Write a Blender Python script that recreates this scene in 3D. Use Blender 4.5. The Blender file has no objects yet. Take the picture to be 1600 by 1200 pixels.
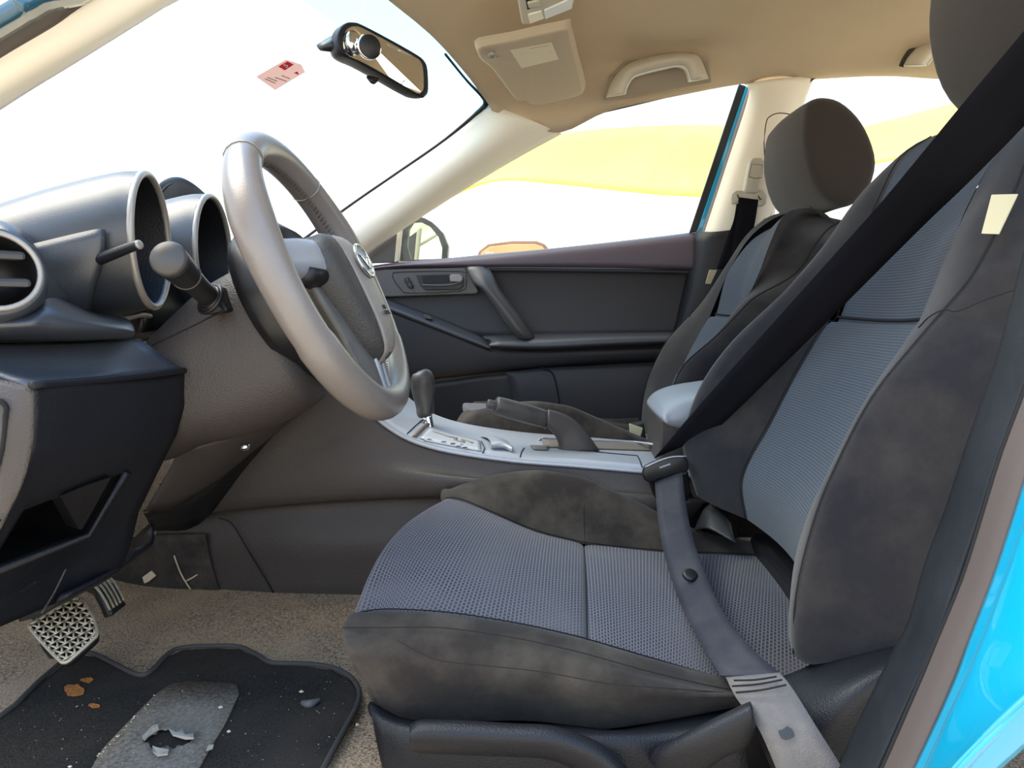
import bpy, bmesh, math, random
from mathutils import Vector as V, Matrix
from mathutils.bvhtree import BVHTree
random.seed(7)
S = bpy.context.scene
COL = S.collection
# ------------------------------------------------------------------ camera
# world: x to the rear of the car, y across the car (driver door -> passenger door), z up, cabin floor z = 0
FPX, VX, VY, EYE = 1150.0, 880.0, 490.0, 0.46
pit = math.atan((600 - VY) / FPX)
yaw = math.atan((VX - 800) / FPX * math.cos(pit))
cR = V((math.cos(yaw), math.sin(yaw), 0)); cH = V((-math.sin(yaw), math.cos(yaw), 0))
cF = cH * math.cos(pit) - V((0, 0, math.sin(pit))); cU = cH * math.sin(pit) + V((0, 0, math.cos(pit)))
EYEP = V((0, 0, EYE))
cd = bpy.data.cameras.new('camera'); cam = bpy.data.objects.new('camera', cd); COL.objects.link(cam)
cd.sensor_width = 36; cd.lens = 36 * FPX / 1600; cd.clip_start = .02; cd.clip_end = 300
m = Matrix((cR, cU, -cF)).transposed().to_4x4(); m.translation = EYEP; cam.matrix_world = m
S.camera = cam
def ray(px, py):
    return cF + cR * ((px - 800) / FPX) + cU * ((600 - py) / FPX)
def W(px, py, y):
    "survey point: the sight line photo(px,py) met at distance y across the car"
    d = ray(px, py); return EYEP + d * (y / d.y)
def WX(px, py, x):
    d = ray(px, py); return EYEP + d * (x / d.x)
def WZ(px, py, z):
    d = ray(px, py); return EYEP + d * ((z - EYE) / d.z)
# ------------------------------------------------------------------ light
S.view_settings.view_transform = 'Standard'; S.view_settings.look = 'None'
S.view_settings.gamma = 1; S.view_settings.use_curve_mapping = False
S.view_settings.exposure = 1.45
wd = bpy.data.worlds.new('sky'); S.world = wd; wd.use_nodes = True
nt = wd.node_tree; nt.nodes.clear()
wo = nt.nodes.new('ShaderNodeOutputWorld'); bg = nt.nodes.new('ShaderNodeBackground')
tc = nt.nodes.new('ShaderNodeTexCoord'); sx = nt.nodes.new('ShaderNodeSeparateXYZ'); rp = nt.nodes.new('ShaderNodeValToRGB')
nt.links.new(tc.outputs['Generated'], sx.inputs[0]); nt.links.new(sx.outputs['Z'], rp.inputs[0])
rp.color_ramp.elements[0].position = 0.0; rp.color_ramp.elements[0].color = (1, .95, .86, 1)
rp.color_ramp.elements[1].position = .85; rp.color_ramp.elements[1].color = (.30, .56, 1, 1)
e = rp.color_ramp.elements.new(.3); e.color = (.74, .86, 1, 1)
nt.links.new(rp.outputs[0], bg.inputs[0]); bg.inputs[1].default_value = 1.0
nt.links.new(bg.outputs[0], wo.inputs[0])
sl = bpy.data.lights.new('sun', 'SUN'); so = bpy.data.objects.new('sun', sl); COL.objects.link(so)
sl.energy = 2.4; sl.angle = math.radians(45); sl.color = (1, .87, .66)
so.rotation_euler = V((-.46, .04, .85)).to_track_quat('Z', 'Y').to_euler()
# ------------------------------------------------------------------ materials
def mat(name, col, rough=.5, bump=0, bscale=600, var=0, vscale=30, vcol=None, metal=0, spec=.5, coat=0, sheen=0, stretch=None, coord='Object'):
    M = bpy.data.materials.new(name); M.use_nodes = True
    n = M.node_tree; b = n.nodes['Principled BSDF']
    b.inputs['Base Color'].default_value = (*col, 1); b.inputs['Roughness'].default_value = rough
    b.inputs['Metallic'].default_value = metal; b.inputs['Specular IOR Level'].default_value = spec
    b.inputs['Coat Weight'].default_value = coat
    b.inputs['Sheen Weight'].default_value = sheen
    t = n.nodes.new('ShaderNodeTexCoord'); src = t.outputs[coord]
    if stretch:
        mp = n.nodes.new('ShaderNodeMapping'); mp.inputs['Scale'].default_value = stretch
        n.links.new(src, mp.inputs[0]); src = mp.outputs[0]
    if var:
        ns = n.nodes.new('ShaderNodeTexNoise'); ns.inputs['Scale'].default_value = vscale; ns.inputs['Detail'].default_value = 6
        ns.inputs['Roughness'].default_value = .65
        n.links.new(src, ns.inputs['Vector'])
        r = n.nodes.new('ShaderNodeValToRGB'); r.color_ramp.elements[0].position = .42; r.color_ramp.elements[1].position = .42 + .3
        r.color_ramp.elements[0].color = (*col, 1)
        vc = vcol or tuple(min(1, c * 1.8) for c in col)
        r.color_ramp.elements[1].color = tuple(col[i] + (vc[i] - col[i]) * var for i in range(3)) + (1,)
        n.links.new(ns.outputs['Fac'], r.inputs[0]); n.links.new(r.outputs[0], b.inputs['Base Color'])
    if bump:
        nb = n.nodes.new('ShaderNodeTexNoise'); nb.inputs['Scale'].default_value = bscale; nb.inputs['Detail'].default_value = 2
        n.links.new(src, nb.inputs['Vector'])
        bp = n.nodes.new('ShaderNodeBump'); bp.inputs['Strength'].default_value = bump; bp.inputs['Distance'].default_value = .001
        n.links.new(nb.outputs['Fac'], bp.inputs['Height']); n.links.new(bp.outputs[0], b.inputs['Normal'])
    return M
def speckle(name, c1, c2, c3, scale, bump=.6, rough=1):
    "carpet: fine two tone pile with broad worn patches"
    M = mat(name, c1, rough, 0, spec=.1); n = M.node_tree; b = n.nodes['Principled BSDF']
    t = n.nodes.new('ShaderNodeTexCoord')
    a = n.nodes.new('ShaderNodeTexNoise'); a.inputs['Scale'].default_value = scale; a.inputs['Detail'].default_value = 4; a.inputs['Roughness'].default_value = .8
    c = n.nodes.new('ShaderNodeTexNoise'); c.inputs['Scale'].default_value = 9; c.inputs['Detail'].default_value = 5
    n.links.new(t.outputs['Object'], a.inputs['Vector']); n.links.new(t.outputs['Object'], c.inputs['Vector'])
    r = n.nodes.new('ShaderNodeValToRGB'); r.color_ramp.elements[0].position = .36; r.color_ramp.elements[1].position = .62
    r.color_ramp.elements[0].color = (*c1, 1); r.color_ramp.elements[1].color = (*c2, 1)
    n.links.new(a.outputs['Fac'], r.inputs[0])
    r2 = n.nodes.new('ShaderNodeValToRGB'); r2.color_ramp.elements[0].position = .45; r2.color_ramp.elements[1].position = .7
    r2.color_ramp.elements[0].color = (0, 0, 0, 1); r2.color_ramp.elements[1].color = (.55, .55, .55, 1)
    n.links.new(c.outputs['Fac'], r2.inputs[0])
    mx = n.nodes.new('ShaderNodeMix'); mx.data_type = 'RGBA'
    n.links.new(r2.outputs[0], mx.inputs[0]); n.links.new(r.outputs[0], mx.inputs[6]); mx.inputs[7].default_value = (*c3, 1)
    n.links.new(mx.outputs[2], b.inputs['Base Color'])
    bp = n.nodes.new('ShaderNodeBump'); bp.inputs['Strength'].default_value = bump; bp.inputs['Distance'].default_value = .003
    n.links.new(a.outputs['Fac'], bp.inputs['Height']); n.links.new(bp.outputs[0], b.inputs['Normal'])
    return M
def weave(name, cell, line, bw, rh, mort=.0011, bump=.5, off=.5, dust=None):
    "seat mesh: small woven cells between paler threads, laid out in metres on the surface"
    M = mat(name, cell, .85, 0, spec=.25, sheen=.15); n = M.node_tree; b = n.nodes['Principled BSDF']
    t = n.nodes.new('ShaderNodeTexCoord')
    k = n.nodes.new('ShaderNodeTexBrick'); k.offset = off
    k.inputs['Scale'].default_value = 1; k.inputs['Brick Width'].default_value = bw; k.inputs['Row Height'].default_value = rh
    k.inputs['Mortar Size'].default_value = mort; k.inputs['Mortar Smooth'].default_value = .5
    k.inputs['Color1'].default_value = (*cell, 1); k.inputs['Color2'].default_value = (*[c * 1.3 for c in cell], 1); k.inputs['Mortar'].default_value = (*line, 1)
    n.links.new(t.outputs['UV'], k.inputs['Vector'])
    out = k.outputs['Color']
    if dust:
        ns = n.nodes.new('ShaderNodeTexNoise'); ns.inputs['Scale'].default_value = 11; ns.inputs['Detail'].default_value = 6
        n.links.new(t.outputs['Object'], ns.inputs['Vector'])
        r = n.nodes.new('ShaderNodeValToRGB'); r.color_ramp.elements[0].position = .45; r.color_ramp.elements[1].position = .72
        r.color_ramp.elements[1].color = (.6, .6, .6, 1); n.links.new(ns.outputs['Fac'], r.inputs[0])
        mx = n.nodes.new('ShaderNodeMix'); mx.data_type = 'RGBA'
        n.links.new(r.outputs[0], mx.inputs[0]); n.links.new(out, mx.inputs[6]); mx.inputs[7].default_value = (*dust, 1); out = mx.outputs[2]
    n.links.new(out, b.inputs['Base Color'])
    bp = n.nodes.new('ShaderNodeBump'); bp.inputs['Strength'].default_value = bump; bp.inputs['Distance'].default_value = .0015
    n.links.new(k.outputs['Fac'], bp.inputs['Height']); n.links.new(bp.outputs[0], b.inputs['Normal'])
    return M
def glass(name, tint, refl=.06):
    M = bpy.data.materials.new(name); M.use_nodes = True; n = M.node_tree; n.nodes.clear()
    o = n.nodes.new('ShaderNodeOutputMaterial'); mx = n.nodes.new('ShaderNodeMixShader')
    t = n.nodes.new('ShaderNodeBsdfTransparent'); t.inputs[0].default_value = (*tint, 1)
    g = n.nodes.new('ShaderNodeBsdfGlossy'); g.inputs['Roughness'].default_value = .02
    f = n.nodes.new('ShaderNodeLayerWeight'); f.inputs[0].default_value = .5
    pw = n.nodes.new('ShaderNodeMath'); pw.operation = 'POWER'; pw.inputs[1].default_value = 5
    ma = n.nodes.new('ShaderNodeMath'); ma.operation = 'MULTIPLY_ADD'; ma.inputs[1].default_value = .7; ma.inputs[2].default_value = .02
    n.links.new(f.outputs['Facing'], pw.inputs[0]); n.links.new(pw.outputs[0], ma.inputs[0]); n.links.new(ma.outputs[0], mx.inputs[0]); n.links.new(t.outputs[0], mx.inputs[1]); n.links.new(g.outputs[0], mx.inputs[2]); n.links.new(mx.outputs[0], o.inputs[0])
    return M
PL = mat('charcoal_plastic', (.011, .012, .016), .45, .6, 600, spec=.3)
RAIL = mat('door_rail_plastic', (.050, .053, .064), .42, .15, 900)
PLB = mat('black_plastic', (.009, .009, .011), .4)
PLG = mat('brown_grey_plastic', (.050, .041, .038), .5, .9, 520, .4, 6, (.062, .052, .048))
PLS = mat('satin_grey_plastic', (0.0525, 0.049, 0.0476), .42, .08, 900)
DASH = mat('dash_plastic', (.030, .034, .042), .36, .2, 1000, spec=.8)
SIL = mat('silver_grey_plastic', (.38, .40, .45), .34, metal=.2)
RING = mat('brushed_silver', (.36, .33, .30), .4, metal=.4)
CHR = mat('chrome', (.8, .8, .8), .08, metal=1)
FAB = mat('charcoal_cloth', (.013, .0128, .017), .95, .5, 1500, .8, 8, (0.04675, 0.04125, 0.0363), spec=.15, sheen=.25)
FABD = mat('dark_cloth', (0.012, 0.0126, 0.0162), .95, .4, 1500, .6, 6, (0.024, 0.0216, 0.0216), spec=.15, sheen=.15)
FABS = mat('dusty_cloth', (.029, .024, .0215), .95, .7, 1200, .75, 13, (.095, .080, .064), spec=.1, sheen=.1)
HEAD = mat('grey_brown_cloth', (.043, .034, .029), .95, .4, 1500, .5, 6, (0.048, 0.042, 0.0372), spec=.15, sheen=.25)
MESH = weave('seat_mesh', (.022, .022, .031), (.150, .142, .165), 0.0070, .0040, .0009, .5, .5, (.105, .100, .110))
MESHB = weave('seat_back_mesh', (.012, .016, .024), (.085, .105, .135), .0030, .0035, .0009, .7, .5)
SEAM = mat('dark_thread', (.008, .008, .01), .9)
LINER = mat('beige_headliner', (.60, .475, .33), .95, .5, 1400, .35, 5, (.54, .41, .26), spec=.1)
CREAM = mat('cream_trim', (.90, .83, .69), .5, .08, 900)
CREAM2 = mat('cream_plastic', (.58, .53, .42), .45)
DOOR = mat('door_charcoal', (0.022, 0.0209, 0.02475), .55, .25, 900)
DOORG = mat('door_grey_bezel', (0.119, 0.112, 0.112), .4, .05, 900)
DOORT = mat('door_upper_trim', (.090, .068, .088), .48, .2, 900)
LEA = mat('taupe_leather', (.20, .174, .160), .30, .18, 700, .5, 14, (.25, .22, .20), spec=.6)
LEAD = mat('worn_black_leather', (.030, .027, .026), .42, .2, 700, .8, 18, (.085, .075, .068))
PADM = mat('airbag_grain', (.05, .047, .046), .5, .9, 420)
PADL = mat('airbag_light_grain', (.26, .235, .22), .5, .7, 420)
BELT = mat('black_webbing', (.005, .005, .008), .85, .4, 800, spec=.15)
BELTL = mat('worn_webbing', (.018, .019, .030), .7, .5, 700, .8, 12, (.055, .052, .062), sheen=0)
SLEEVE = mat('frayed_grey_sleeve', (.125, .118, .12), .95, .8, 900, 1, 16, (.19, .175, .165), sheen=.05)
CARPET = speckle('brown_carpet', (.05, .035, .024), (.86, .63, .43), (.76, .55, .34), 380, .9)
MATM = speckle('black_mat_pile', (.013, .012, .011), (.052, .046, .040), (.060, .051, .042), 520, .5)
PADG = speckle('worn_grey_pad', (.10, .086, .072), (.27, .23, .185), (.30, .26, .205), 240, .3)
RUST = speckle('rust_stain', (.10, .04, .015), (.62, .25, .07), (.40, .15, .05), 500, .3)
RUB = mat('rubber_seal', (.009, .012, .017), .6, .3, 900, .5, 12, (.028, .032, .040), spec=.3)
RUBG = mat('grey_sill_rubber', (.075, .060, .056), .5, .1, 700)
CYAN = mat('cyan_car_paint', (0, .30, .52), .28, coat=1, var=.5, vscale=5, vcol=(.0, .38, .62))
PEDM = mat('pedal_metal', (.5, .44, .33), .45, metal=.4, var=.6, vscale=60, vcol=(.30, .25, .18))
TAG = mat('cream_tag', (.55, .50, .33), .8)
WHITE = mat('white_print', (.8, .8, .78), .6)
def translucent(M, w, col):
    n = M.node_tree; b = n.nodes['Principled BSDF']; o = [q for q in n.nodes if q.type == 'OUTPUT_MATERIAL'][0]
    t = n.nodes.new('ShaderNodeBsdfTranslucent'); t.inputs[0].default_value = (*col, 1); mx = n.nodes.new('ShaderNodeMixShader'); mx.inputs[0].default_value = w
    n.links.new(b.outputs[0], mx.inputs[1]); n.links.new(t.outputs[0], mx.inputs[2]); n.links.new(mx.outputs[0], o.inputs[0]); return M
PINK = translucent(mat('pink_sticker', (.85, .66, .62), .6), .4, (.9, .72, .66))
RED = translucent(mat('red_print', (.80, .05, .07), .6), .4, (.85, .06, .08))
BLK = mat('black_print', (.02, .02, .02), .7)
LENS = mat('white_lens', (.85, .85, .82), .15)
MIRR = mat('mirror_glass', (.85, .83, .78), .015, metal=1)
GLW = glass('windscreen_glass', (.95, .98, .97)); GLB = glass('shade_band_glass', (.50, .78, .90)); GLS = glass('side_glass', (.92, .95, .9))
GLD = glass('instrument_glass', (.5, .5, .52))
YEL = mat('yellow_canopy_cloth', (.84, .62, .15), .9)
CONC = mat('pale_concrete', (.70, .56, .38), .95, var=.5, vscale=2, vcol=(.80, .68, .50))
ORG = mat('orange_vehicle_paint', (.80, .36, .16), .4, coat=.5); ORGD = mat('brown_vehicle_frame', (.26, .12, .06), .5)
CRUMB = mat('pale_crumbs', (.6, .5, .36), .9)
# ------------------------------------------------------------------ mesh tools
def cr1(P, n, closed=False):
    out = []; N = len(P)
    if N == 2 or n == 1 and not closed:
        if n == 1: return list(P)
    segs = N if closed else N - 1
    for i in range(segs):
        if closed: a, b, c, d = P[(i - 1) % N], P[i], P[(i + 1) % N], P[(i + 2) % N]
        else:
            b, c = P[i], P[i + 1]; a = P[i - 1] if i else b * 2 - c; d = P[i + 2] if i + 2 < N else c * 2 - b
        for k in range(n):
            t = k / n; t2 = t * t; t3 = t2 * t
            out.append((b * 2 + (c - a) * t + (a * 2 - b * 5 + c * 4 - d) * t2 + (b * 3 - a - c * 3 + d) * t3) * .5)
    if not closed: out.append(P[-1])
    return out
def lin1(P, n, closed=False):
    out = []; N = len(P); segs = N if closed else N - 1
    for i in range(segs):
        b, c = P[i], P[(i + 1) % N]
        for k in range(n): out.append(b.lerp(c, k / n))
    if not closed: out.append(P[-1])
    return out
def mk(name, Vs, F, M, parent=None, uv=None, smooth=True, solid=0, bevel=0, bseg=2, sub=0, local=False, recalc=True, loc=None, soff=-1):
    if not local:
        if parent is not None: off = parent.matrix_world.translation if parent.parent is None else parent['wl']
        else:
            xs = [v[0] for v in Vs]; ys = [v[1] for v in Vs]; zs = [v[2] for v in Vs]
            off = V(loc) if loc else V(((min(xs) + max(xs)) / 2, (min(ys) + max(ys)) / 2, min(zs)))
        off = V(off)
    else: off = V((0, 0, 0))
    me = bpy.data.meshes.new(name); me.from_pydata([V(v) - off for v in Vs], [], F)
    if uv:
        l = me.uv_layers.new(name='UVMap')
        for p in me.polygons:
            for li in p.loop_indices: l.data[li].uv = uv[me.loops[li].vertex_index]
    if recalc:
        b = bmesh.new(); b.from_mesh(me); bmesh.ops.recalc_face_normals(b, faces=b.faces); b.to_mesh(me); b.free()
    me.materials.append(M)
    for p in me.polygons: p.use_smooth = smooth
    o = bpy.data.objects.new(name, me); COL.objects.link(o)
    if parent is not None:
        o.parent = parent; o['wl'] = list(off)
    elif not local: o.location = off; o['wl'] = list(off)
    if solid:
        s = o.modifiers.new('solid', 'SOLIDIFY'); s.thickness = solid; s.offset = soff
    if bevel:
        s = o.modifiers.new('bevel', 'BEVEL'); s.width = bevel; s.segments = bseg; s.limit_method = 'ANGLE'; s.angle_limit = .6
    if sub:
        s = o.modifiers.new('sub', 'SUBSURF'); s.levels = sub; s.render_levels = sub
    return o
def grid(rows, su=4, sv=4, cu=False, cv=False, linear=False, skip=None, caps=False):
    f = lin1 if linear else cr1
    A = [f(r, sv, cv) for r in rows]
    B = [f([a[j] for a in A], su, cu) for j in range(len(A[0]))]
    nu, nv = len(B[0]), len(B)
    Vs = [B[j][i] for i in range(nu) for j in range(nv)]
    F = []
    for i in range(nu if cu else nu - 1):
        for j in range(nv if cv else nv - 1):
            if skip and skip(i // su, j // sv): continue
            i2, j2 = (i + 1) % nu, (j + 1) % nv
            F.append((i * nv + j, i * nv + j2, i2 * nv + j2, i2 * nv + j))
    if caps and cv:
        F.append(tuple(range(nv))[::-1]); F.append(tuple((nu - 1) * nv + j for j in range(nv)))
    # lengths in metres for the weave
    mu = nu // 2; mv = nv // 2
    lu = [0]; lv = [0]
    for i in range(1, nu): lu.append(lu[-1] + (B[mv][i] - B[mv][i - 1]).length)
    for j in range(1, nv): lv.append(lv[-1] + (B[j][mu] - B[j - 1][mu]).length)
    uv = [(lv[j], lu[i]) for i in range(nu) for j in range(nv)]
    return Vs, F, uv
def loft(name, rows, M, parent=None, su=4, sv=4, cu=False, cv=False, linear=False, skip=None, caps=False, **k):
    Vs, F, uv = grid(rows, su, sv, cu, cv, linear, skip, caps)
    return mk(name, Vs, F, M, parent, uv, **k)
def frames(P):
    T = []
    for i in range(len(P)):
        a = P[max(0, i - 1)]; b = P[min(len(P) - 1, i + 1)]; T.append((b - a).normalized())
    return T
def tube(name, P, r, M, parent=None, n=8, sm=4, flat=1, up=V((0, 0, 1)), closed=False, caps=True, **k):
    P = [V(p) for p in P]; rr = r if isinstance(r, (list, tuple)) else [r] * len(P)
    Q = cr1(P, sm, closed) if sm > 1 else P
    R = [v.x for v in (cr1([V((x, 0, 0)) for x in rr], sm, closed) if sm > 1 else [V((x, 0, 0)) for x in rr])]
    N = len(Q); Vs = []; F = []
    for i, q in enumerate(Q):
        t = ((Q[(i + 1) % N] - Q[i - 1]) if closed else (Q[min(N - 1, i + 1)] - Q[max(0, i - 1)])).normalized()
        a = t.cross(up)
        if a.length < 1e-3: a = t.cross(V((0, 1, 0)))
        a.normalize(); b = a.cross(t)
        for j in range(n):
            an = 2 * math.pi * j / n; Vs.append(q + a * (math.cos(an) * R[i]) + b * (math.sin(an) * R[i] * flat))
    for i in range(N if closed else N - 1):
        for j in range(n):
            i2 = (i + 1) % N; j2 = (j + 1) % n; F.append((i * n + j, i * n + j2, i2 * n + j2, i2 * n + j))
    if caps and not closed: F.append(tuple(range(n))); F.append(tuple((N - 1) * n + j for j in range(n)))
    return mk(name, Vs, F, M, parent, **k)
def plate(name, pts, vec, M, parent=None, bevel=.003, smooth=False, **k):
    "closed outline given real thickness along vec"
    pts = [V(p) for p in pts]; n = len(pts); vec = V(vec)
    Vs = pts + [p + vec for p in pts]
    F = [tuple(range(n)), tuple(range(2 * n - 1, n - 1, -1))] + [(i, (i + 1) % n, n + (i + 1) % n, n + i) for i in range(n)]
    return mk(name, Vs, F, M, parent, smooth=smooth, bevel=bevel, **k)
def box(name, c, h, M, parent=None, ax=None, bevel=.003, **k):
    c = V(c); ax = ax or (V((1, 0, 0)), V((0, 1, 0)), V((0, 0, 1)))
    q = [c + ax[0] * (sx * h[0]) + ax[1] * (sy * h[1]) for sx, sy in ((-1, -1), (1, -1), (1, 1), (-1, 1))]
    return plate(name, [p - ax[2] * h[2] for p in q], ax[2] * (2 * h[2]), M, parent, bevel, **k)
def disc(name, c, n, prof, M, parent=None, seg=32, caps=True, **k):
    "turned shape: profile of (radius, height along n)"
    c = V(c); n = V(n).normalized(); a = n.orthogonal().normalized(); b = n.cross(a)
    Vs = []; F = []
    for r, h in prof:
        for j in range(seg):
            an = 2 * math.pi * j / seg; Vs.append(c + n * h + (a * math.cos(an) + b * math.sin(an)) * r)
    for i in range(len(prof) - 1):
        for j in range(seg):
            j2 = (j + 1) % seg; F.append((i * seg + j, i * seg + j2, (i + 1) * seg + j2, (i + 1) * seg + j))
    if caps: F.append(tuple(range(seg))); F.append(tuple((len(prof) - 1) * seg + j for j in range(seg)))
    return mk(name, Vs, F, M, parent, **k)
def ringt(name, c, n, R, r, M, parent=None, sq=1, seg=40, **k):
    c = V(c); n = V(n).normalized(); a = n.orthogonal().normalized(); b = n.cross(a)
    return tube(name, [c + (a * math.cos(t * 2 * math.pi / seg) + b * math.sin(t * 2 * math.pi / seg)) * R for t in range(seg)], r, M, parent, 8, 1, closed=True, up=n, **k)
def strip(name, L, R, M, parent=None, th=.0015, n=5, **k):
    return loft(name, [[a, a.lerp(b, .5), b] for a, b in zip(L, R)], M, parent, su=n, sv=2, solid=th, soff=0, **k)
def text(name, s, size, M, parent, origin, xdir, ydir, depth=.0004, local=False):
    cu = bpy.data.curves.new('t', 'FONT'); cu.body = s; cu.size = size; cu.extrude = depth; cu.align_x = 'CENTER'; cu.align_y = 'CENTER'
    o = bpy.data.objects.new('t', cu); COL.objects.link(o); bpy.context.view_layer.update()
    me = bpy.data.meshes.new_from_object(o); bpy.data.objects.remove(o)
    xd = V(xdir).normalized(); yd = V(ydir).normalized(); zd = xd.cross(yd)
    Vs = [V(origin) + xd * v.co.x + yd * v.co.y + zd * v.co.z for v in me.vertices]; F = [tuple(p.vertices) for p in me.polygons]
    return mk(name, Vs, F, M, parent, smooth=False, local=local)
def thing(name, label, cat, loc, group=None):
    o = bpy.data.objects.new(name, None); COL.objects.link(o); o.location = V(loc); o.empty_display_size = .05
    o['label'] = label; o['category'] = cat; o['wl'] = list(V(loc))
    if group: o['group'] = group
    bpy.context.view_layer.update(); return o
def tag(o, label, cat, group=None, kind=None):
    o['label'] = label; o['category'] = cat
    if group: o['group'] = group
    if kind: o['kind'] = kind
    return o
def struct(o, label, cat):
    o['kind'] = 'structure'; o['label'] = label; o['category'] = cat; return o
def dense(l, n=6):
    return [(a[0] + (b[0] - a[0]) * t / n, a[1] + (b[1] - a[1]) * t / n) for a, b in zip(l[:-1], l[1:]) for t in range(n)] + [l[-1]]
X, Y, Z3 = V((1, 0, 0)), V((0, 1, 0)), V((0, 0, 1))
def PY(l, y): return [W(a, b, y) for a, b in l]
def P3(l): return [W(*q) for q in l]

# ================================================================== GROUND AND FAR THINGS
g = plate('ground', [(-60, -40, -.36), (60, -40, -.36), (60, 90, -.36), (-60, 90, -.36)], (0, 0, -.2), CONC, bevel=0)
struct(g, 'pale sunlit concrete ground under and around the car', 'ground')
# yellow shade canopy
cl = [(664, 318, 7.6), (700, 300, 7.65), (780, 280, 7.7), (860, 284, 7.8), (1090, 305, 8), (1240, 285, 8), (1340, 258, 8), (1600, 215, 8)]
cu_ = [(690, 296, 8.4), (740, 262, 8.8), (800, 232, 9.2), (900, 205, 9.6), (1100, 195, 10), (1240, 208, 10), (1340, 200, 10), (1600, 130, 10)]
rows = [P3(cl), [a.lerp(b, .5) - Z3 * .12 for a, b in zip(P3(cl), P3(cu_))], P3(cu_)]
canopy = thing('shade_canopy', 'pale yellow cloth shade canopy stretched beyond the passenger windows', 'canopy', (rows[0][4].x, 8, -.36))
loft('canopy_cloth', rows, YEL, canopy, su=4, sv=4, solid=.02)
pb = rows[0][4].lerp(rows[0][5], .6)
tube('canopy_post', [V((pb.x, pb.y, -.36)), V((pb.x, pb.y, pb.z))], .04, ORGD, canopy, sm=1)
# orange vehicle
van = thing('orange_van', 'orange vehicle with a brown framed window just above the door sill', 'van', W(800, 480, 15) * 1 - Z3 * .2)
vb = [(735, 470), (738, 418), (748, 392), (762, 381), (800, 376), (838, 376), (852, 381), (862, 396), (866, 418), (868, 470)]
plate('van_body', PY(vb, 15), (0, 3.6, 0), ORGD, van, .05)
vw = [(746, 412), (752, 394), (765, 385), (800, 381), (836, 381), (848, 385), (856, 398), (858, 412)]
plate('van_window', PY(vw, 14.97), (0, .06, 0), ORG, van, .02)
for q in ((-.5, .5), (.5, .5), (-.5, 3.0), (.5, 3.0)):
    wc_ = W(800, 480, 15); disc('van_wheel', V((wc_.x + q[0], wc_.y + q[1], -.06)), X, [(.2, -.08), (.3, -.08), (.3, .08), (.2, .08)], PLB, van, 20)
wc_ = W(800, 480, 15); box('van_lower_body', V((wc_.x, wc_.y + 1.8, .35)), (.82, 1.8, .45), ORGD, van, bevel=.05)
plate('van_bumper', PY([(735, 462), (868, 462), (868, 490), (735, 490)], 14.9), (0, .3, 0), ORGD, van, .03)
text('van_lettering', 'SEIA', .10, WHITE, van, W(765, 396, 14.95), X, Z3, .004)

# ================================================================== CABIN SHELL
# floor carpet with a toe board that rises towards the front
rows = []
for y in (.50, .75, 1.0, 1.3, 1.6, 1.95):
    rows.append([V((.9, y, 0)), V((.3, y, 0)), V((0, y, 0.0)), V((-.3, y, .002)), V((-.5, y, .002)), V((-.72, y, .004)), V((-.82, y, .05)), V((-.98, y, .22)), V((-1.05, y, .45))])
fl = loft('floor', rows, CARPET, su=6, sv=5, solid=.004, soff=0)
struct(fl, 'worn brown carpet of the cabin floor around the black mat', 'carpet')
# ceiling (headliner) : front edge follows the windscreen header, far edge the passenger roof rail
E0 = P3([(768, 168, 1.84), (820, 190, 1.88), (876, 207, 1.90), (950, 172, 1.91), (1050, 147, 1.92), (1160, 124, 1.92), (1262, 117, 1.92), (1380, 111, 1.92), (1485, 117, 1.92), (1750, 130, 1.92)])
hd = P3([(768, 168, 1.84), (748, 142, 1.79), (716, 100, 1.70), (668, 45, 1.57)]) + [V((-.385, 1.27, 1.075))]
yk = [None, 1.865, 1.79, 1.60, 1.27]; zk = [None, 1.045, 1.078, 1.105, 1.125]
R = [E0]
for k in range(1, 5):
    r = []
    for i, e_ in enumerate(E0):
        if i == 0: r.append(hd[k]); continue
        t = i / 9; xx = hd[k].x + (e_.x - E0[0].x) * ((E0[-1].x - hd[k].x) / (E0[-1].x - E0[0].x))
        bl = min(1, i / 2.2); y_ = yk[k] + (hd[k].y - yk[k]) * max(0, 1 - i / 2)
        r.append(V((xx, y_, hd[k].z * (1 - bl) + zk[k] * bl)))
    R.append(r)
mir = [[V((p.x, 2.54 - p.y, p.z)) for p in r] for r in R[:-1][::-1]]
cl_ = loft('ceiling', R + mir, LINER, su=5, sv=4, solid=.012, soff=-1)
struct(cl_, 'beige cloth headliner over the front seats', 'headliner')
# passenger A-pillar trim
ap_o = P3([(764, 165, 1.85), (700, 222, 1.88), (630, 270, 1.90), (560, 318, 1.92), (488, 370, 1.93), (380, 450, 1.94)])
ap_m = P3([(818, 182, 1.85), (760, 228, 1.86), (680, 285, 1.88), (610, 338, 1.90), (540, 390, 1.92), (430, 470, 1.93)])
ap_i = P3([(876, 206, 1.91), (800, 247, 1.92), (715, 298, 1.93), (645, 343, 1.94), (585, 385, 1.95), (470, 480, 1.96)])
ap = loft('trim_1', [ap_o, ap_m, ap_i], CREAM, su=5, sv=5, solid=.01)
struct(ap, 'cream pillar trim between windscreen and passenger window', 'pillar trim')
tube('airbag_badge', P3([(777, 200, 1.842), (782, 197, 1.842), (790, 200, 1.842), (792, 207, 1.842), (787, 214, 1.842), (780, 213, 1.842), (776, 207, 1.842)]), .0009, CREAM2, ap, closed=True, sm=3, n=6)
sl_ = tube('trim_2', [q + V((-.006, -.004, .0)) for q in P3([(700, 85, 1.69), (735, 128, 1.77), (757, 150, 1.82), (764, 160, 1.845), (755, 172, 1.85), (700, 218, 1.88), (630, 267, 1.90), (560, 315, 1.92), (488, 367, 1.93), (380, 447, 1.94)])], [.003, .003, .005, .009, .006, .004, .004, .004, .004, .004], PLB)
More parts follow.
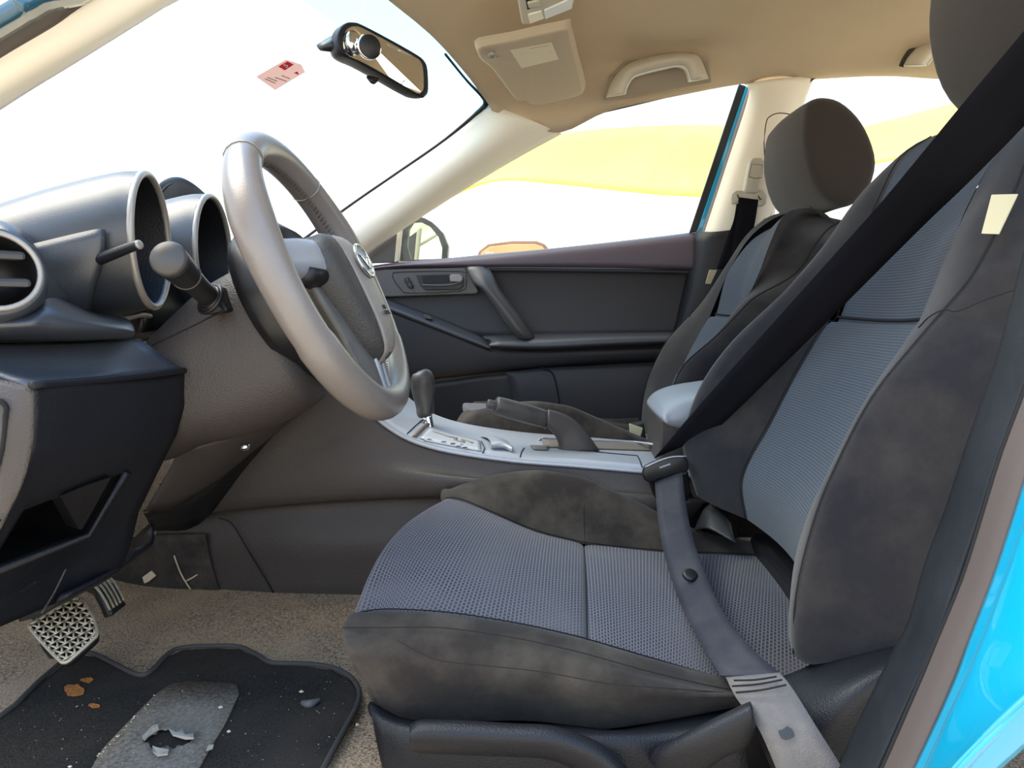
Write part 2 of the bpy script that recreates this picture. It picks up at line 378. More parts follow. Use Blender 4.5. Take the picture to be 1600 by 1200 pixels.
struct(sl_, 'thin black rubber edge along the windscreen', 'windscreen seal')
# driver side A-pillar, top left corner
na = [[W(-160, 262, .60), W(0, 152, .62), W(120, 78, .64), W(245, 0, .66), W(400, -100, .69)],
      [W(-160, 225, .565), W(0, 122, .585), W(110, 60, .605), W(210, 0, .625), W(380, -110, .66)],
      [W(-160, 185, .56), W(0, 82, .58), W(70, 38, .59), W(130, 0, .60), W(300, -110, .635)]]
for k_, r_ in enumerate(na): r_.append(V((hd[0].x + .01 * k_ - .02, .70 - .03 * k_, hd[0].z + .012 * k_)))
a1 = loft('trim_3', na, CREAM, su=4, sv=4, solid=.008)
struct(a1, 'pale pillar trim crossing the top left corner', 'pillar trim')
na2 = [[q + V((0, -.004, 0)) for q in na[2]],
       [W(-160, 165, .55), W(0, 62, .57), W(60, 24, .578), W(97, 0, .585), W(260, -110, .62)],
       [W(-160, 130, .53), W(0, 36, .55), W(30, 18, .555), W(62, 0, .56), W(200, -90, .59)]]
na2[1].append(na[2][-1] + V((.0, -.02, .02))); na2[2].append(na[2][-1] + V((.0, -.045, .035)))
a2 = loft('trim_4', na2, RUBG, su=4, sv=4, solid=.008)
struct(a2, 'grey rubber strip beside the pale top left pillar', 'door seal')
na3 = [na2[2], [W(-160, 95, .50), W(0, 8, .52), W(20, -6, .52), W(50, -22, .53), W(180, -110, .55)]]
na3[1].append(na2[2][-1] + V((.0, -.02, .01)))
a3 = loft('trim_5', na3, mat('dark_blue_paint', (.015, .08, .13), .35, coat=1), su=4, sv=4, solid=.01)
struct(a3, 'dark blue painted frame in the top left corner', 'body frame')
# windscreen
hm = [V((p.x, 2.54 - p.y, p.z)) for p in hd[:-1][::-1]]
top = hd + hm
bot = [V((-1.02, 1.95, .52)), V((-1.12, 1.80, .52)), V((-1.19, 1.65, .52)), V((-1.24, 1.45, .52)), V((-1.26, 1.27, .52)), V((-1.24, 1.09, .52)), V((-1.19, .89, .52)), V((-1.12, .74, .52)), V((-1.02, .59, .52))]
def wsr(t): return [a.lerp(b, t) + V((-.05, 0, .06)) * (4 * t * (1 - t)) * .8 for a, b in zip(top, bot)]
win = thing('window_1', 'windscreen glass with a light blue shade band along its top', 'windscreen', (-.8, 1.27, .52)); win['kind'] = 'structure'
gr = grid([wsr(t) for t in (.11, .35, .6, .8, 1)], 5, 4)
ws_bvh = BVHTree.FromPolygons(grid([wsr(t) for t in (0, .2, .4, .6, .8, 1)], 5, 4)[0], grid([wsr(t) for t in (0, .2, .4, .6, .8, 1)], 5, 4)[1])
mk('glass_pane', gr[0], gr[1], GLW, win)
loft('shade_band', [wsr(t) for t in (0, .04, .08, .11)], GLB, win, su=3, sv=4)
def wsp(px, py, lift=.004):
    d = ray(px, py).normalized(); h = ws_bvh.ray_cast(EYEP, d)
    return h[0] - d * lift
st = [wsp(400, 120), wsp(447, 93), wsp(471, 101), wsp(477, 113), wsp(468, 118), wsp(430, 141)]
stk = thing('windscreen_sticker', 'small pink sticker with a red square on the windscreen', 'sticker', wsp(440, 118))
nrm = (st[1] - st[0]).cross(st[5] - st[0]).normalized()
plate('sticker_sheet', st, (nrm if nrm.x < 0 else -nrm) * .0006, PINK, stk, 0)
def onst(px, py): return wsp(px, py, .0055)
plate('red_square', [onst(435, 104), onst(449, 96), onst(459, 101), onst(445, 110)], (0, 0, .0003), RED, stk, 0)
text('numeral', '5', .017, WHITE, stk, wsp(447, 103, .0065), onst(459, 101) - onst(445, 110), onst(440, 98) - onst(452, 108), .0002)
for q in (((430, 121), (448, 127)), ((440, 118), (453, 123)), ((414, 123), (430, 130)), ((418, 121), (433, 127))):
    a, b = onst(*q[0]), onst(*q[1]); tube('print_line', [a, b], .0007, BLK, stk, sm=1, n=4)
plate('red_arrow', [onst(459, 114), onst(465, 112), onst(467, 117)], (0, 0, .0003), RED, stk, 0)

# ================================================================== PASSENGER DOOR
dr = thing('door_1', 'closed charcoal front passenger door with pull bar and armrest', 'car door', (-.1, 1.97, .05)); dr['kind'] = 'structure'
pxs = [480, 600, 690, 760, 840, 940, 1040, 1092]
def drow(ys, y): return [W(a, b, (y[i] if isinstance(y, list) else y)) for i, (a, b) in enumerate(zip(pxs, ys))]
loft('upper_trim', [drow([432, 412, 404, 397, 390, 379.5, 368, 361], 2.0), drow([433, 414, 406, 400, 393, 384, 374, 369], 1.955),
                    drow([436, 417, 413, 412, 410, 409, 411, 413], 1.94), drow([438, 420, 418, 417.5, 418, 419, 421, 422], 1.95)], DOORT, dr, su=4, sv=4, solid=.01)
loft('door_panel', [drow([438, 420, 418, 418, 418.5, 419.5, 421, 422], 1.952), drow([441, 424, 422, 422, 423, 424, 426, 427], 1.975),
                    drow([470, 470, 470, 472, 472, 472, 472, 472], 1.985), drow([520, 500, 522, 530, 530, 528, 526, 524], 1.975)], DOOR, dr, su=4, sv=4, solid=.01)
loft('lower_panel', [drow([440, 470, 503, 535, 540, 538, 535, 532], 1.95), drow([450, 480, 515, 545, 550, 548, 545, 542], 1.93),
                     drow([560, 575, 580, 575, 570, 562, 558, 556], 1.935), drow([590, 600, 592, 584, 577, 570, 565, 562], 1.955)], DOOR, dr, su=4, sv=4, solid=.01)
loft('pocket_panel', [drow([585, 596, 590, 580, 573, 566, 560, 558], 1.975), drow([640, 640, 640, 630, 630, 625, 620, 620], 1.972),
                      drow([720, 720, 720, 720, 720, 720, 720, 720], 1.965), drow([800] * 8, 1.965)], PLB, dr, su=3, sv=3, solid=.01)
loft('door_pocket', [P3([(790, 582, 1.935), (850, 575, 1.93), (950, 570, 1.93), (1060, 566, 1.93)]), P3([(800, 610, 1.925), (855, 606, 1.92), (950, 604, 1.92), (1060, 600, 1.92)]),
                     P3([(806, 680, 1.93), (870, 680, 1.925), (950, 680, 1.925), (1060, 680, 1.925)]), P3([(806, 760, 1.94), (870, 760, 1.94), (950, 760, 1.94), (1060, 760, 1.94)])], DOOR, dr, solid=.02)
tube('pocket_seam', P3([(845, 574, 1.926), (862, 582, 1.92), (870, 606, 1.918), (876, 650, 1.92), (878, 700, 1.92)]), .002, SEAM, dr)
# slanted lower rail with a slot, armrest ledge
loft('slanted_rail', [P3([(560, 452, 1.95), (625, 474, 1.95), (700, 502, 1.95), (765, 532, 1.94)]), P3([(560, 462, 1.915), (622, 486, 1.915), (700, 517, 1.915), (767, 543, 1.91)]), P3([(560, 470, 1.925), (620, 492, 1.925), (698, 522, 1.925), (765, 548, 1.92)])], RAIL, dr, su=4, sv=4, solid=.008)
plate('rail_slot', P3([(661, 491, 1.93), (671, 492, 1.93), (675, 499, 1.92), (664, 497, 1.92)]), (0, .01, -.004), PLB, dr, .0005)
loft('armrest', [P3([(752, 524, 1.975), (850, 519, 1.975), (950, 518, 1.975), (1075, 517, 1.975)]), P3([(768, 531, 1.90), (850, 529, 1.895), (950, 525, 1.895), (1075, 522, 1.895)]),
                 P3([(764, 541, 1.885), (850, 543, 1.88), (950, 538, 1.88), (1075, 533, 1.88)]), P3([(775, 546, 1.92), (850, 547, 1.92), (950, 542, 1.92), (1075, 537, 1.92)])], RAIL, dr, su=5, sv=5, solid=.008)
bz = plate('switch_bezel', P3([(560, 426, 1.948), (600, 421, 1.948), (727, 418, 1.948), (748, 455, 1.955), (744, 459, 1.955), (600, 464, 1.955), (560, 468, 1.955)]), (0, .03, 0), DOORG, dr, .003)
lr = [(614, 428), (626, 425), (718, 424), (728, 430), (728, 446), (718, 455), (640, 458), (627, 453), (615, 437)]
tube('bezel_line', PY(lr, 1.9475), .0009, SEAM, bz, closed=True, sm=2, n=5)
rc = [(650, 430), (718, 428), (724, 434), (724, 446), (718, 452), (664, 453), (657, 447)]
plate('handle_recess', PY(rc, 1.9465), (0, .012, 0), PLB, bz, .001)
plate('recess_floor', PY([(660, 431), (700, 430), (702, 441), (661, 443)], 1.9445), (0, .004, 0), PL, bz, .0008)
tube('recess_edge', PY([(659, 445), (680, 446), (704, 445), (722, 440)], 1.943), .0022, DOORG, bz)
hn = [(702, 430), (706, 428), (718, 428), (723, 432), (723, 438), (719, 441), (703, 440)]
plate('inner_handle', PY(hn, 1.938), (0, .01, 0), mat('handle_satin', (.26, .25, .25), .35), bz, .003)
plate('lock_switch', PY([(632, 434), (638, 433), (646, 447), (643, 451), (638, 450), (631, 438)], 1.944), (0, .01, 0), PLB, bz, .002)
for q in ((636.5, 438), (640, 445)): disc('switch_mark', W(*q, 1.9435), (0, -1, 0), [(.0028, 0), (.0028, .001)], DOORG, bz, 8)
pb_ = [[W(727, 417, 1.945), W(758, 416, 1.945)], [W(741, 441, 1.91), W(768, 430, 1.92)], [W(757, 455, 1.895), W(781, 455, 1.905)], [W(787, 498, 1.885), W(808, 490, 1.895)], [W(803, 520, 1.885), W(826, 516, 1.895)], [W(814, 531, 1.895), W(835, 529, 1.90)]]
loft('pull_bar', [[a, a.lerp(b, .5) + V((0, -.012, 0)), b, b + V((0, .02, 0)), a + V((0, .02, 0))] for a, b in pb_], PLS, dr, su=4, sv=3, cv=True, caps=True)
# sail panel with its pale strip in front of the side glass
sp = plate('sail_panel', P3([(566, 412, 1.975), (575, 385, 1.975), (600, 360, 1.975), (621, 345, 1.975), (623, 345, 1.975), (616, 410, 1.975)]), (0, .015, 0), PLS, dr, .002)
plate('quarter_strip', P3([(622, 343, 1.975), (629, 339, 1.975), (622, 408, 1.975), (616, 410, 1.975)]), (0, .02, 0), CREAM2, dr, .001)
sg = [W(622, 420, 1.995), W(629, 338, 1.995), W(720, 288, 1.985), W(880, 200, 1.96), W(1000, 152, 1.95), (W(1165, 120, 1.95)), W(1160, 150, 1.95), W(1085, 375, 1.99)]
gp = plate('window_2', sg, (0, .004, 0), GLS, None, 0); struct(gp, 'front passenger side window glass', 'window')
# outside mirror seen through the passenger window
om = thing('side_mirror', 'black cased outside mirror beyond the front passenger window', 'mirror', W(660, 405, 2.12))
ho = [(622, 408), (628, 350), (640, 339), (655, 338), (675, 347), (692, 364), (700, 384), (699, 404), (690, 408)]
hi_ = [(642, 406), (636, 385), (638, 358), (645, 347), (656, 346), (672, 354), (685, 370), (691, 388), (690, 404)]
Vs = PY(ho, 2.10) + PY(hi_, 2.10); n = 9
F = [(i, (i + 1) % n, n + (i + 1) % n, n + i) for i in range(n)]
mk('mirror_casing', Vs, F, PLS, om, solid=.03, bevel=.004, smooth=False)
plate('mirror_glass', PY(hi_, 2.112), (0, .004, 0), MIRR, om, 0)
rows = [PY(ho, 2.12), [p.lerp(W(655, 380, 2.2), .25) + V((-.03, .02, 0)) for p in PY(ho, 2.14)], [p.lerp(W(650, 380, 2.2), .7) + V((-.07, .03, 0)) for p in PY(ho, 2.14)]]
loft('mirror_shell', rows, PLB, om, su=3, sv=2, cv=True, caps=True)
# ---- passenger B-pillar : frame strips, cream trim, dark lower trim, rear window
def slab(name, pts, M, parent=None, th=.012, bevel=.002): return plate(name, P3(pts), (0, th, 0), M, parent, bevel)
fr = thing('trim_6', 'dark and cyan window frame strips in front of the cream pillar', 'window frame', W(1120, 360, 1.95)); fr['kind'] = 'structure'
slab('black_strip', [(1155, 131, 1.945), (1166, 134, 1.945), (1089, 362, 1.965), (1077, 364, 1.965)], PLB, fr)
slab('cyan_strip', [(1166, 134, 1.942), (1170, 137, 1.942), (1097, 361, 1.962), (1089, 362, 1.962)], CYAN, fr)
slab('rubber_strip', [(1168, 130, 1.940), (1173, 140, 1.940), (1174, 152, 1.940), (1104, 361, 1.96), (1097, 361, 1.96), (1169, 140, 1.94)], mat('lavender_rubber', (.36, .32, .36), .6), fr)
tube('frame_line', P3([(940, 176, 1.915), (1050, 150, 1.925), (1120, 133, 1.925), (1155, 128, 1.925), (1171, 136, 1.93), (1174, 152, 1.935), (1140, 252, 1.945), (1104, 361, 1.955)]), .0022, PLB, fr)
bp = loft('trim_7', [P3([(1170, 129, 1.925), (1174, 152, 1.93), (1142, 252, 1.94), (1098, 385, 1.95)]), P3([(1195, 126, 1.89), (1194, 160, 1.895), (1163, 255, 1.905), (1120, 385, 1.92)]),
                     P3([(1232, 122, 1.885), (1222, 170, 1.89), (1200, 255, 1.90), (1170, 385, 1.92)]), P3([(1268, 118, 1.92), (1252, 160, 1.925), (1222, 260, 1.935), (1195, 385, 1.95)])], CREAM, su=5, sv=5, solid=.01)
struct(bp, 'cream trim of the pillar behind the passenger door', 'pillar trim')
tube('cover_line', P3([(1176, 246, 1.893), (1185, 215, 1.885), (1192, 193, 1.882), (1200, 189, 1.88), (1212, 192, 1.88), (1222, 196, 1.882)]), .0011, CREAM2, bp, sm=3, n=6)
bl_ = loft('trim_8', [P3([(1088, 360, 1.95), (1068, 450, 1.955), (1048, 530, 1.96), (1000, 680, 1.96)]), P3([(1118, 362, 1.905), (1100, 440, 1.91), (1075, 520, 1.92), (1020, 680, 1.92)]), P3([(1195, 352, 1.90), (1190, 440, 1.90), (1190, 520, 1.90), (1190, 680, 1.90)]), P3([(1210, 350, 1.93), (1215, 440, 1.93), (1215, 520, 1.93), (1215, 680, 1.93)])], PL, su=5, sv=5, solid=.01)
struct(bl_, 'dark lower trim of the pillar beside the passenger seat', 'pillar trim')
w3 = plate('window_3', P3([(1205, 400, 1.99), (1250, 165, 1.96), (1262, 132, 1.955), (1290, 112, 1.95), (1480, 116, 1.95), (1760, 128, 1.95), (1760, 400, 1.99)]), (0, .004, 0), GLS, None, 0)
struct(w3, 'rear side window glass behind the passenger headrest', 'window')
t9 = tube('trim_9', P3([(1200, 345, 1.93), (1222, 260, 1.928), (1249, 168, 1.918), (1258, 137, 1.914), (1272, 121, 1.912), (1295, 114, 1.912), (1380, 114, 1.912), (1485, 119, 1.912), (1750, 132, 1.912)]), .0045, PLB)
struct(t9, 'black rubber edge around the rear side window', 'window seal')
rd = plate('wall_rear', [V((.42, 1.93, .0)), V((1.0, 1.93, .0)), V((1.0, 1.96, .62)), V((.40, 1.96, .62))], (0, .03, 0), DOOR, None, .004)
struct(rd, 'dark rear door trim behind the passenger seat', 'door trim')

wn = plate('wall_left', [V((.62, .50, -.02)), V((1.12, .50, -.02)), V((1.12, .52, .62)), V((.62, .52, .62))], (0, .03, 0), DOOR, None, .004)
struct(wn, 'dark rear door trim on the driver side behind the near seat', 'door trim')
wb = plate('wall_back', [V((1.08, .53, -.02)), V((1.08, 2.0, -.02)), V((1.16, 2.0, .72)), V((1.16, .53, .72))], (.03, 0, 0), DOOR, None, .004)
struct(wb, 'dark rear wall of the cabin behind the front seats', 'wall')
# passenger belt
pbelt = thing('seat_belt', 'passenger seat belt with cream anchor ring on the pillar', 'seat belt', W(1165, 350, 1.87), 'front seat belts')
ring = [(1142, 311), (1143, 303), (1149, 297), (1160, 297), (1164, 300), (1176, 300), (1184, 293), (1193, 296), (1199, 306), (1198, 318), (1193, 322), (1184, 322), (1180, 317), (1156, 313), (1150, 319), (1144, 318)]
plate('anchor_ring', PY(ring, 1.862), (0, .012, 0), CREAM2, pbelt, .004, smooth=True)
for q in ((1154, 308), (1187, 310)): tube('ring_slot', P3([(q[0] - 2, q[1] - 4, 1.861), (q[0], q[1] + 1, 1.861), (q[0] + 3, q[1] + 1, 1.861)]), .0015, PLB, pbelt, sm=2, n=6)
sc = plate('slider_cover', PY([(1163, 297), (1172, 252), (1177, 246), (1190, 246), (1195, 252), (1186, 299), (1180, 302), (1166, 301)], 1.855), (0, .03, 0), CREAM2, pbelt, .005, smooth=True)
tube('cover_joint', PY([(1170, 276), (1180, 279), (1190, 278)], 1.8545), .0007, SEAM, sc, sm=1, n=5)
tube('cover_joint', PY([(1170, 276), (1174, 256), (1192, 258), (1190, 278)], 1.8545), .0005, SEAM, sc, sm=1, n=5)
strip('belt_webbing', P3([(1154, 308, 1.861), (1152, 340, 1.868), (1146, 380, 1.875), (1140, 430, 1.87)]), P3([(1185, 312, 1.861), (1180, 345, 1.868), (1172, 380, 1.875), (1160, 430, 1.87)]), BELT, pbelt)
strip('belt_tail', P3([(1151, 318, 1.878), (1146, 345, 1.885), (1136, 372, 1.89), (1120, 420, 1.89)]), P3([(1160, 318, 1.878), (1160, 345, 1.885), (1160, 372, 1.89), (1150, 420, 1.89)]), BELT, pbelt)

# ================================================================== CEILING FITTINGS
vis = thing('sun_visor', 'beige passenger sun visor folded up against the headliner', 'sun visor', W(835, 95, 1.58))
vo = [(746, 74, 1.44), (752, 64, 1.42), (800, 55, 1.42), (880, 37, 1.42), (889, 42, 1.43), (900, 85, 1.57), (912, 132, 1.72), (905, 142, 1.745), (880, 149, 1.755), (845, 157, 1.765), (828, 155, 1.755), (820, 150, 1.74), (808, 150, 1.735), (790, 128, 1.66), (768, 98, 1.56), (752, 86, 1.50)]
vp = [q + V((0, 0, -.006)) for q in P3(vo)]
vc = W(835, 95, 1.58)
VIS = mat('visor_vinyl', (.52, .41, .285), .7, .3, 1100)
loft('visor_board', [[p.lerp(vc, .5) + Z3 * .012 for p in vp], [p + Z3 * .012 for p in vp], [p.lerp(vc, -.02) + Z3 * .006 for p in vp], [p for p in vp], [p.lerp(vc, .06) - Z3 * .006 for p in vp], [p.lerp(vc, .5) - Z3 * .008 for p in vp], [p.lerp(vc, .97) - Z3 * .008 for p in vp]], VIS, vis, su=3, sv=2, cv=True, caps=True)
VB = BVHTree.FromPolygons([p_.co + vis.location for p_ in vis.children[0].data.vertices], [tuple(p_.vertices) for p_ in vis.children[0].data.polygons])
def onv(px, py, l=.0008):
    d = ray(px, py).normalized(); h = VB.ray_cast(EYEP, d); return h[0] - Z3 * l
lb = plate('visor_label', [onv(797, 78), onv(862, 66), onv(873, 92), onv(815, 106)], (0, 0, .0006), mat('cream_label', (.80, .69, .50), .7), vis, 0)
for k in range(7):
    tube('label_print', [onv(828 + k * 1.4, 75 + k * 3.6, .0012), onv(858 + k * 1.3 - 6 * (k % 3), 69.5 + k * 3.6 + (k % 3), .0012)], .0006, VIS, lb, sm=1, n=4)
tube('visor_clip', P3([(758, 80, 1.46), (770, 82, 1.47), (778, 84, 1.48)]), .006, PLB, vis, n=8)
disc('visor_pivot', W(768, 84, 1.455), (0, -.5, -1), [(.004, -.01), (.008, 0), (.006, .006)], RING, vis, 12)
oc = thing('overhead_console', 'beige overhead console with white map lamp lens at top edge', 'lamp console', W(855, 15, 1.37))
def oy(py): return 1.36 + (py) * .0016
def ocp(l, dz=0): return [W(a, b, oy(b)) + Z3 * dz for a, b in l]
plate('console_base', ocp([(806, -12), (815, 39), (830, 40), (893, 14), (902, -5), (900, -20)]), (0, 0, .02), CREAM2, oc, .004)
plate('map_lamp_lens', ocp([(850, 14), (896, -6), (894, 11), (852, 28)], -.003), (0, 0, .006), LENS, oc, .001)
plate('lamp_switch', ocp([(825, 21), (846, 15), (850, 27), (828, 35)], -.003), (0, 0, .006), CREAM, oc, .001)
plate('switch_slot', ocp([(820, -10), (838, -14), (842, 4), (824, 14)], -.0025), (0, 0, .006), PLB, oc, .001)
plate('rocker_switch', ocp([(824, 0), (842, -4), (845, 4), (826, 8)], -.006), (0, 0, .008), CREAM2, oc, .001)
def grab(name, label, pts_out, pts_in, y, ysh):
    t = thing(name, label, 'grab handle', W(pts_out[2][0], pts_out[2][1], y), 'grab handles on the roof rail')
    A = [W(a, b, y - ysh(a)) for a, b in pts_out]; B = [W(a, b, y - ysh(a)) for a, b in pts_in]
    loft('handle_grip', [[a, a.lerp(b, .5) + V((0, -.016, -.004)), b, b + V((0, .016, .003)), a + V((0, .016, .003))] for a, b in zip(A, B)], CREAM2, t, su=4, sv=3, cv=True, caps=True)
    tube('grip_edge', [b + V((0, -.003, -.001)) for b in B], .0016, WHITE, t, n=6)
    return t
gh1 = grab('grab_handle', 'beige grab handle above the front passenger window', [(950, 151), (958, 128), (975, 106), (1000, 94), (1040, 85), (1072, 83), (1092, 90), (1106, 122)],
     [(976, 147), (980, 134), (990, 120), (1010, 113), (1036, 107), (1058, 103), (1072, 108), (1079, 127)], 1.79, lambda a: .0)
plate('handle_recess', P3([(942, 158, 1.85), (952, 122, 1.83), (975, 98, 1.82), (1045, 80, 1.81), (1085, 80, 1.81), (1108, 95, 1.82), (1112, 130, 1.84)]), (0, .008, .006), mat('painted_liner_shade', (.36, .30, .225), .9), gh1, .004)  # headliner colour darkened on this plate: the recess shade is painted in
gh2 = grab('grab_handle', 'rear grab handle partly behind the driver headrest', [(1418, 102), (1424, 90), (1436, 76), (1452, 66), (1470, 61), (1500, 58), (1540, 60), (1560, 100)],
     [(1448, 102), (1452, 97), (1458, 90), (1466, 84), (1478, 80), (1500, 77), (1525, 80), (1532, 100)], 1.79, lambda a: 0)
tube('dark_edge', P3([(1408, 104, 1.82), (1416, 88, 1.81), (1430, 72, 1.805), (1448, 62, 1.80), (1470, 57, 1.80), (1500, 54, 1.80)]), .006, mat('painted_shadow_gap', (.05, .045, .035), .9), gh2)  # dark tube stands in for the shadow between handle and headliner

# ---- interior mirror
mir_ = thing('rear_view_mirror', 'interior rear view mirror hanging from the windscreen', 'mirror', W(600, 95, 1.27))
def mY(px): return 1.18 + (px - 530) / 139 * .17
mo = [(529, 62), (532, 46), (541, 37), (552, 35), (566, 39), (610, 62), (652, 86), (664, 97), (668, 110), (669, 140), (665, 149), (655, 150), (610, 124), (565, 99), (540, 88), (531, 78)]
mp_ = [W(a, b, mY(a)) for a, b in mo]; mc = W(598, 93, mY(598))
mn = (mp_[9] - mp_[0]).cross(mp_[5] - mp_[14]).normalized(); mn = mn if mn.y < 0 else -mn
rows = [[p.lerp(mc, .35) - mn * .04 for p in mp_], [p.lerp(mc, .06) - mn * .028 for p in mp_], [p.lerp(mc, -.01) - mn * .008 for p in mp_], mp_, [p.lerp(mc, .09) + mn * .001 for p in mp_], [p.lerp(mc, .1) - mn * .003 for p in mp_]]
loft('mirror_housing', rows, PL, mir_, su=2, sv=3, cv=True, caps=True)
gi = cr1([p.lerp(mc, .1) - mn * .0005 for p in mp_], 2, True)
mk('mirror_glass', gi, [tuple(range(len(gi)))], MIRR, mir_, smooth=False)
loft('mirror_stem', [[W(494, 70, 1.20), W(497, 76, 1.19), W(502, 80, 1.2), W(500, 74, 1.22)], [W(520, 55, 1.20), W(522, 68, 1.185), W(524, 82, 1.2), W(522, 70, 1.23)], [W(545, 54, 1.23), W(545, 66, 1.22), W(545, 80, 1.23), W(545, 68, 1.25)]], PLB, mir_, su=3, sv=3, cv=True, caps=True)
loft('day_night_tab', [[W(574, 118, 1.235), W(574, 124, 1.23), W(586, 128, 1.24), W(592, 122, 1.25)], [W(576, 122, 1.225), W(577, 128, 1.22), W(584, 132, 1.23), W(590, 126, 1.235)]], PLB, mir_, su=2, sv=3, cv=True, caps=True)
text('mirror_marking', 'AIRBAG', .009, BLK, mir_, W(632, 124, mY(632)) + mn * .001 + mp_[0] * 0, -(mp_[5] - mp_[9]).cross(mn) * -1, (mp_[5] - mp_[14]), .0002)
mh = thing('phone_mount', 'round magnetic phone holder stuck to the rear view mirror', 'phone holder', W(578, 90, 1.19))
fc = W(577, 73, mY(577) - .035)
dn = V((.50, -.84, -.12)).normalized()
disc('magnet_face', fc, dn, [(.001, .0045), (.0165, .0045), (.0185, .003)], PLB, mh, 28)
disc('metal_rim', fc, dn, [(.010, -.006), (.0175, -.006), (.0195, -.003), (.0195, .0025), (.0185, .0035)], CHR, mh, 28)
bcp = W(551, 68, mY(549)) + mn * .001
disc('base_disc', bcp, mn, [(.018, 0), (.018, .005), (.012, .010)], CHR, mh, 24)
tube('ball_joint', [bcp + mn * .008, bcp.lerp(fc, .55) + mn * .004, fc - dn * .004], [.007, .005, .007], CHR, mh, n=10)

# ================================================================== DASHBOARD
da = thing('dashboard', 'dark dashboard with twin hooded instruments and round air vent', 'dashboard', (-.75, 1.2, .2))
# broad top and front of the dash running across the car
xs = (.60, .78, 1.0, 1.27, 1.55, 1.93)
loft('dash_top', [[V((-1.16, y, .51)) for y in xs], [V((-.98, y, .585)) for y in xs], [V((-.80, y, .592)) for y in xs], [V((-.68, y, .57)) for y in xs], [V((-.60, y, .50)) for y in xs], [V((-.60, y, .42)) for y in xs]], DASH, da, su=4, sv=3, solid=.01)
loft('glovebox_panel', [[V((-.60, y, .42)) for y in (1.36, 1.6, 1.93)], [V((-.57, y, .34)) for y in (1.36, 1.6, 1.93)], [V((-.60, y, .22)) for y in (1.36, 1.6, 1.93)], [V((-.78, y, .12)) for y in (1.36, 1.6, 1.93)]], PL, da, su=4, sv=3, solid=.01)
loft('centre_stack', [[V((-.60, y, .52)) for y in (1.10, 1.16, 1.27, 1.38, 1.44)], [V((-.52, y, .45)) for y in (1.10, 1.14, 1.27, 1.40, 1.44)], [V((-.47, y, .36)) for y in (1.12, 1.15, 1.27, 1.39, 1.42)], [V((-.42, y, .27)) for y in (1.14, 1.16, 1.27, 1.38, 1.40)]], PL, da, su=4, sv=3, solid=.015)
def pod(px, py, y, R, az, el, nm):
    c = W(px, py, y); n = V((math.cos(el) * math.cos(az), math.cos(el) * math.sin(az), math.sin(el))).normalized()
    a = V((-n.y, n.x, 0)).normalized(); b = n.cross(a)
    def circ(d, r, off=V((0, 0, 0)), a0=0, a1=2 * math.pi, k=24, full=True):
        return [c - n * d + off + (a * math.cos(a0 + (a1 - a0) * i / (k if full else k - 1)) + b * math.sin(a0 + (a1 - a0) * i / (k if full else k - 1))) * r for i in range(k)]
    hood = loft(nm, [circ(.003, R * 1.04), circ(.03, R * 1.07, V((0, 0, -.005))), circ(.10, R * 1.08, V((0, 0, -.026))), circ(.20, R * 1.04, V((0, 0, -.060))), circ(.34, R * .95, V((0, 0, -.10)))], DASH, da, su=3, sv=1, cv=True)
    rg = ringt('bezel_ring', c, n, R * 1.0, .0040, RING, hood)
    loft('inner_cone', [circ(.002, R * .96), circ(.03, R * .90), circ(.075, R * .80)], PL, hood, su=2, sv=1, cv=True)
    mk('dial_face', circ(.074, R * .80), [tuple(range(24))], PLB, hood, smooth=False)
    mk('instrument_glass', circ(.055, R * .84), [tuple(range(24))], GLD, hood, smooth=False)
    return c, n, a, b, circ
c1, n1, a1_, b1, circ1 = pod(236, 377, .80, .0725, .26, .0, 'instrument_hood')
c2, n2, a2_, b2, circ2 = pod(334, 397, 1.0, .078, .16, .0, 'instrument_hood')
ang = [math.radians(t) for t in range(168, 300, 12)]
sh = []
for d, r in ((.050, 1.14), (.058, 1.24), (.10, 1.27), (.2, 1.27), (.30, 1.2), (.42, 1.05)):
    sh.append([c1 - n1 * (d - .032 + .055 * max(0, (t - math.radians(185)) / 1.57)) + V((0, -.004, -.085 * d / .3)) + (a1_ * math.cos(t) + b1 * math.sin(t)) * .0725 * r for t in ang])
loft('hood_shoulder', sh, DASH, da, su=4, sv=2, solid=.006)
tk = tube('trip_knob', P3([(140, 412, .715), (153, 406, .71), (205, 386, .70), (218, 382, .698)]), [.0055, .006, .005, .0048], PLB, da, n=14, sm=3)
disc('knob_tip', W(216, 383, .697), W(218, 382, .698) - W(153, 406, .71), [(.0046, .0005), (.0046, .0022), (.002, .0026)], RING, tk, 14)
loft('display_hood', [[W(235, 310, 1.16), W(255, 286, 1.18), W(278, 280, 1.2), (W(300, 288, 1.22)), W(322, 306, 1.24)], [W(225, 330, 1.14), W(250, 292, 1.17), W(277, 284, 1.19), W(302, 294, 1.21), W(328, 316, 1.24)], [W(225, 400, 1.14), W(250, 380, 1.17), W(280, 380, 1.2), W(304, 380, 1.23), W(328, 400, 1.26)]], DASH, da, su=4, sv=4, solid=.01)
loft('pod_bridge', [P3([(215, 345, .86), (260, 340, .93), (300, 345, .98)]), P3([(235, 420, .86), (270, 420, .92), (300, 430, .97)]), P3([(225, 520, .84), (270, 510, .9), (310, 500, .97)])], PLB, da, su=3, sv=3, solid=.01)
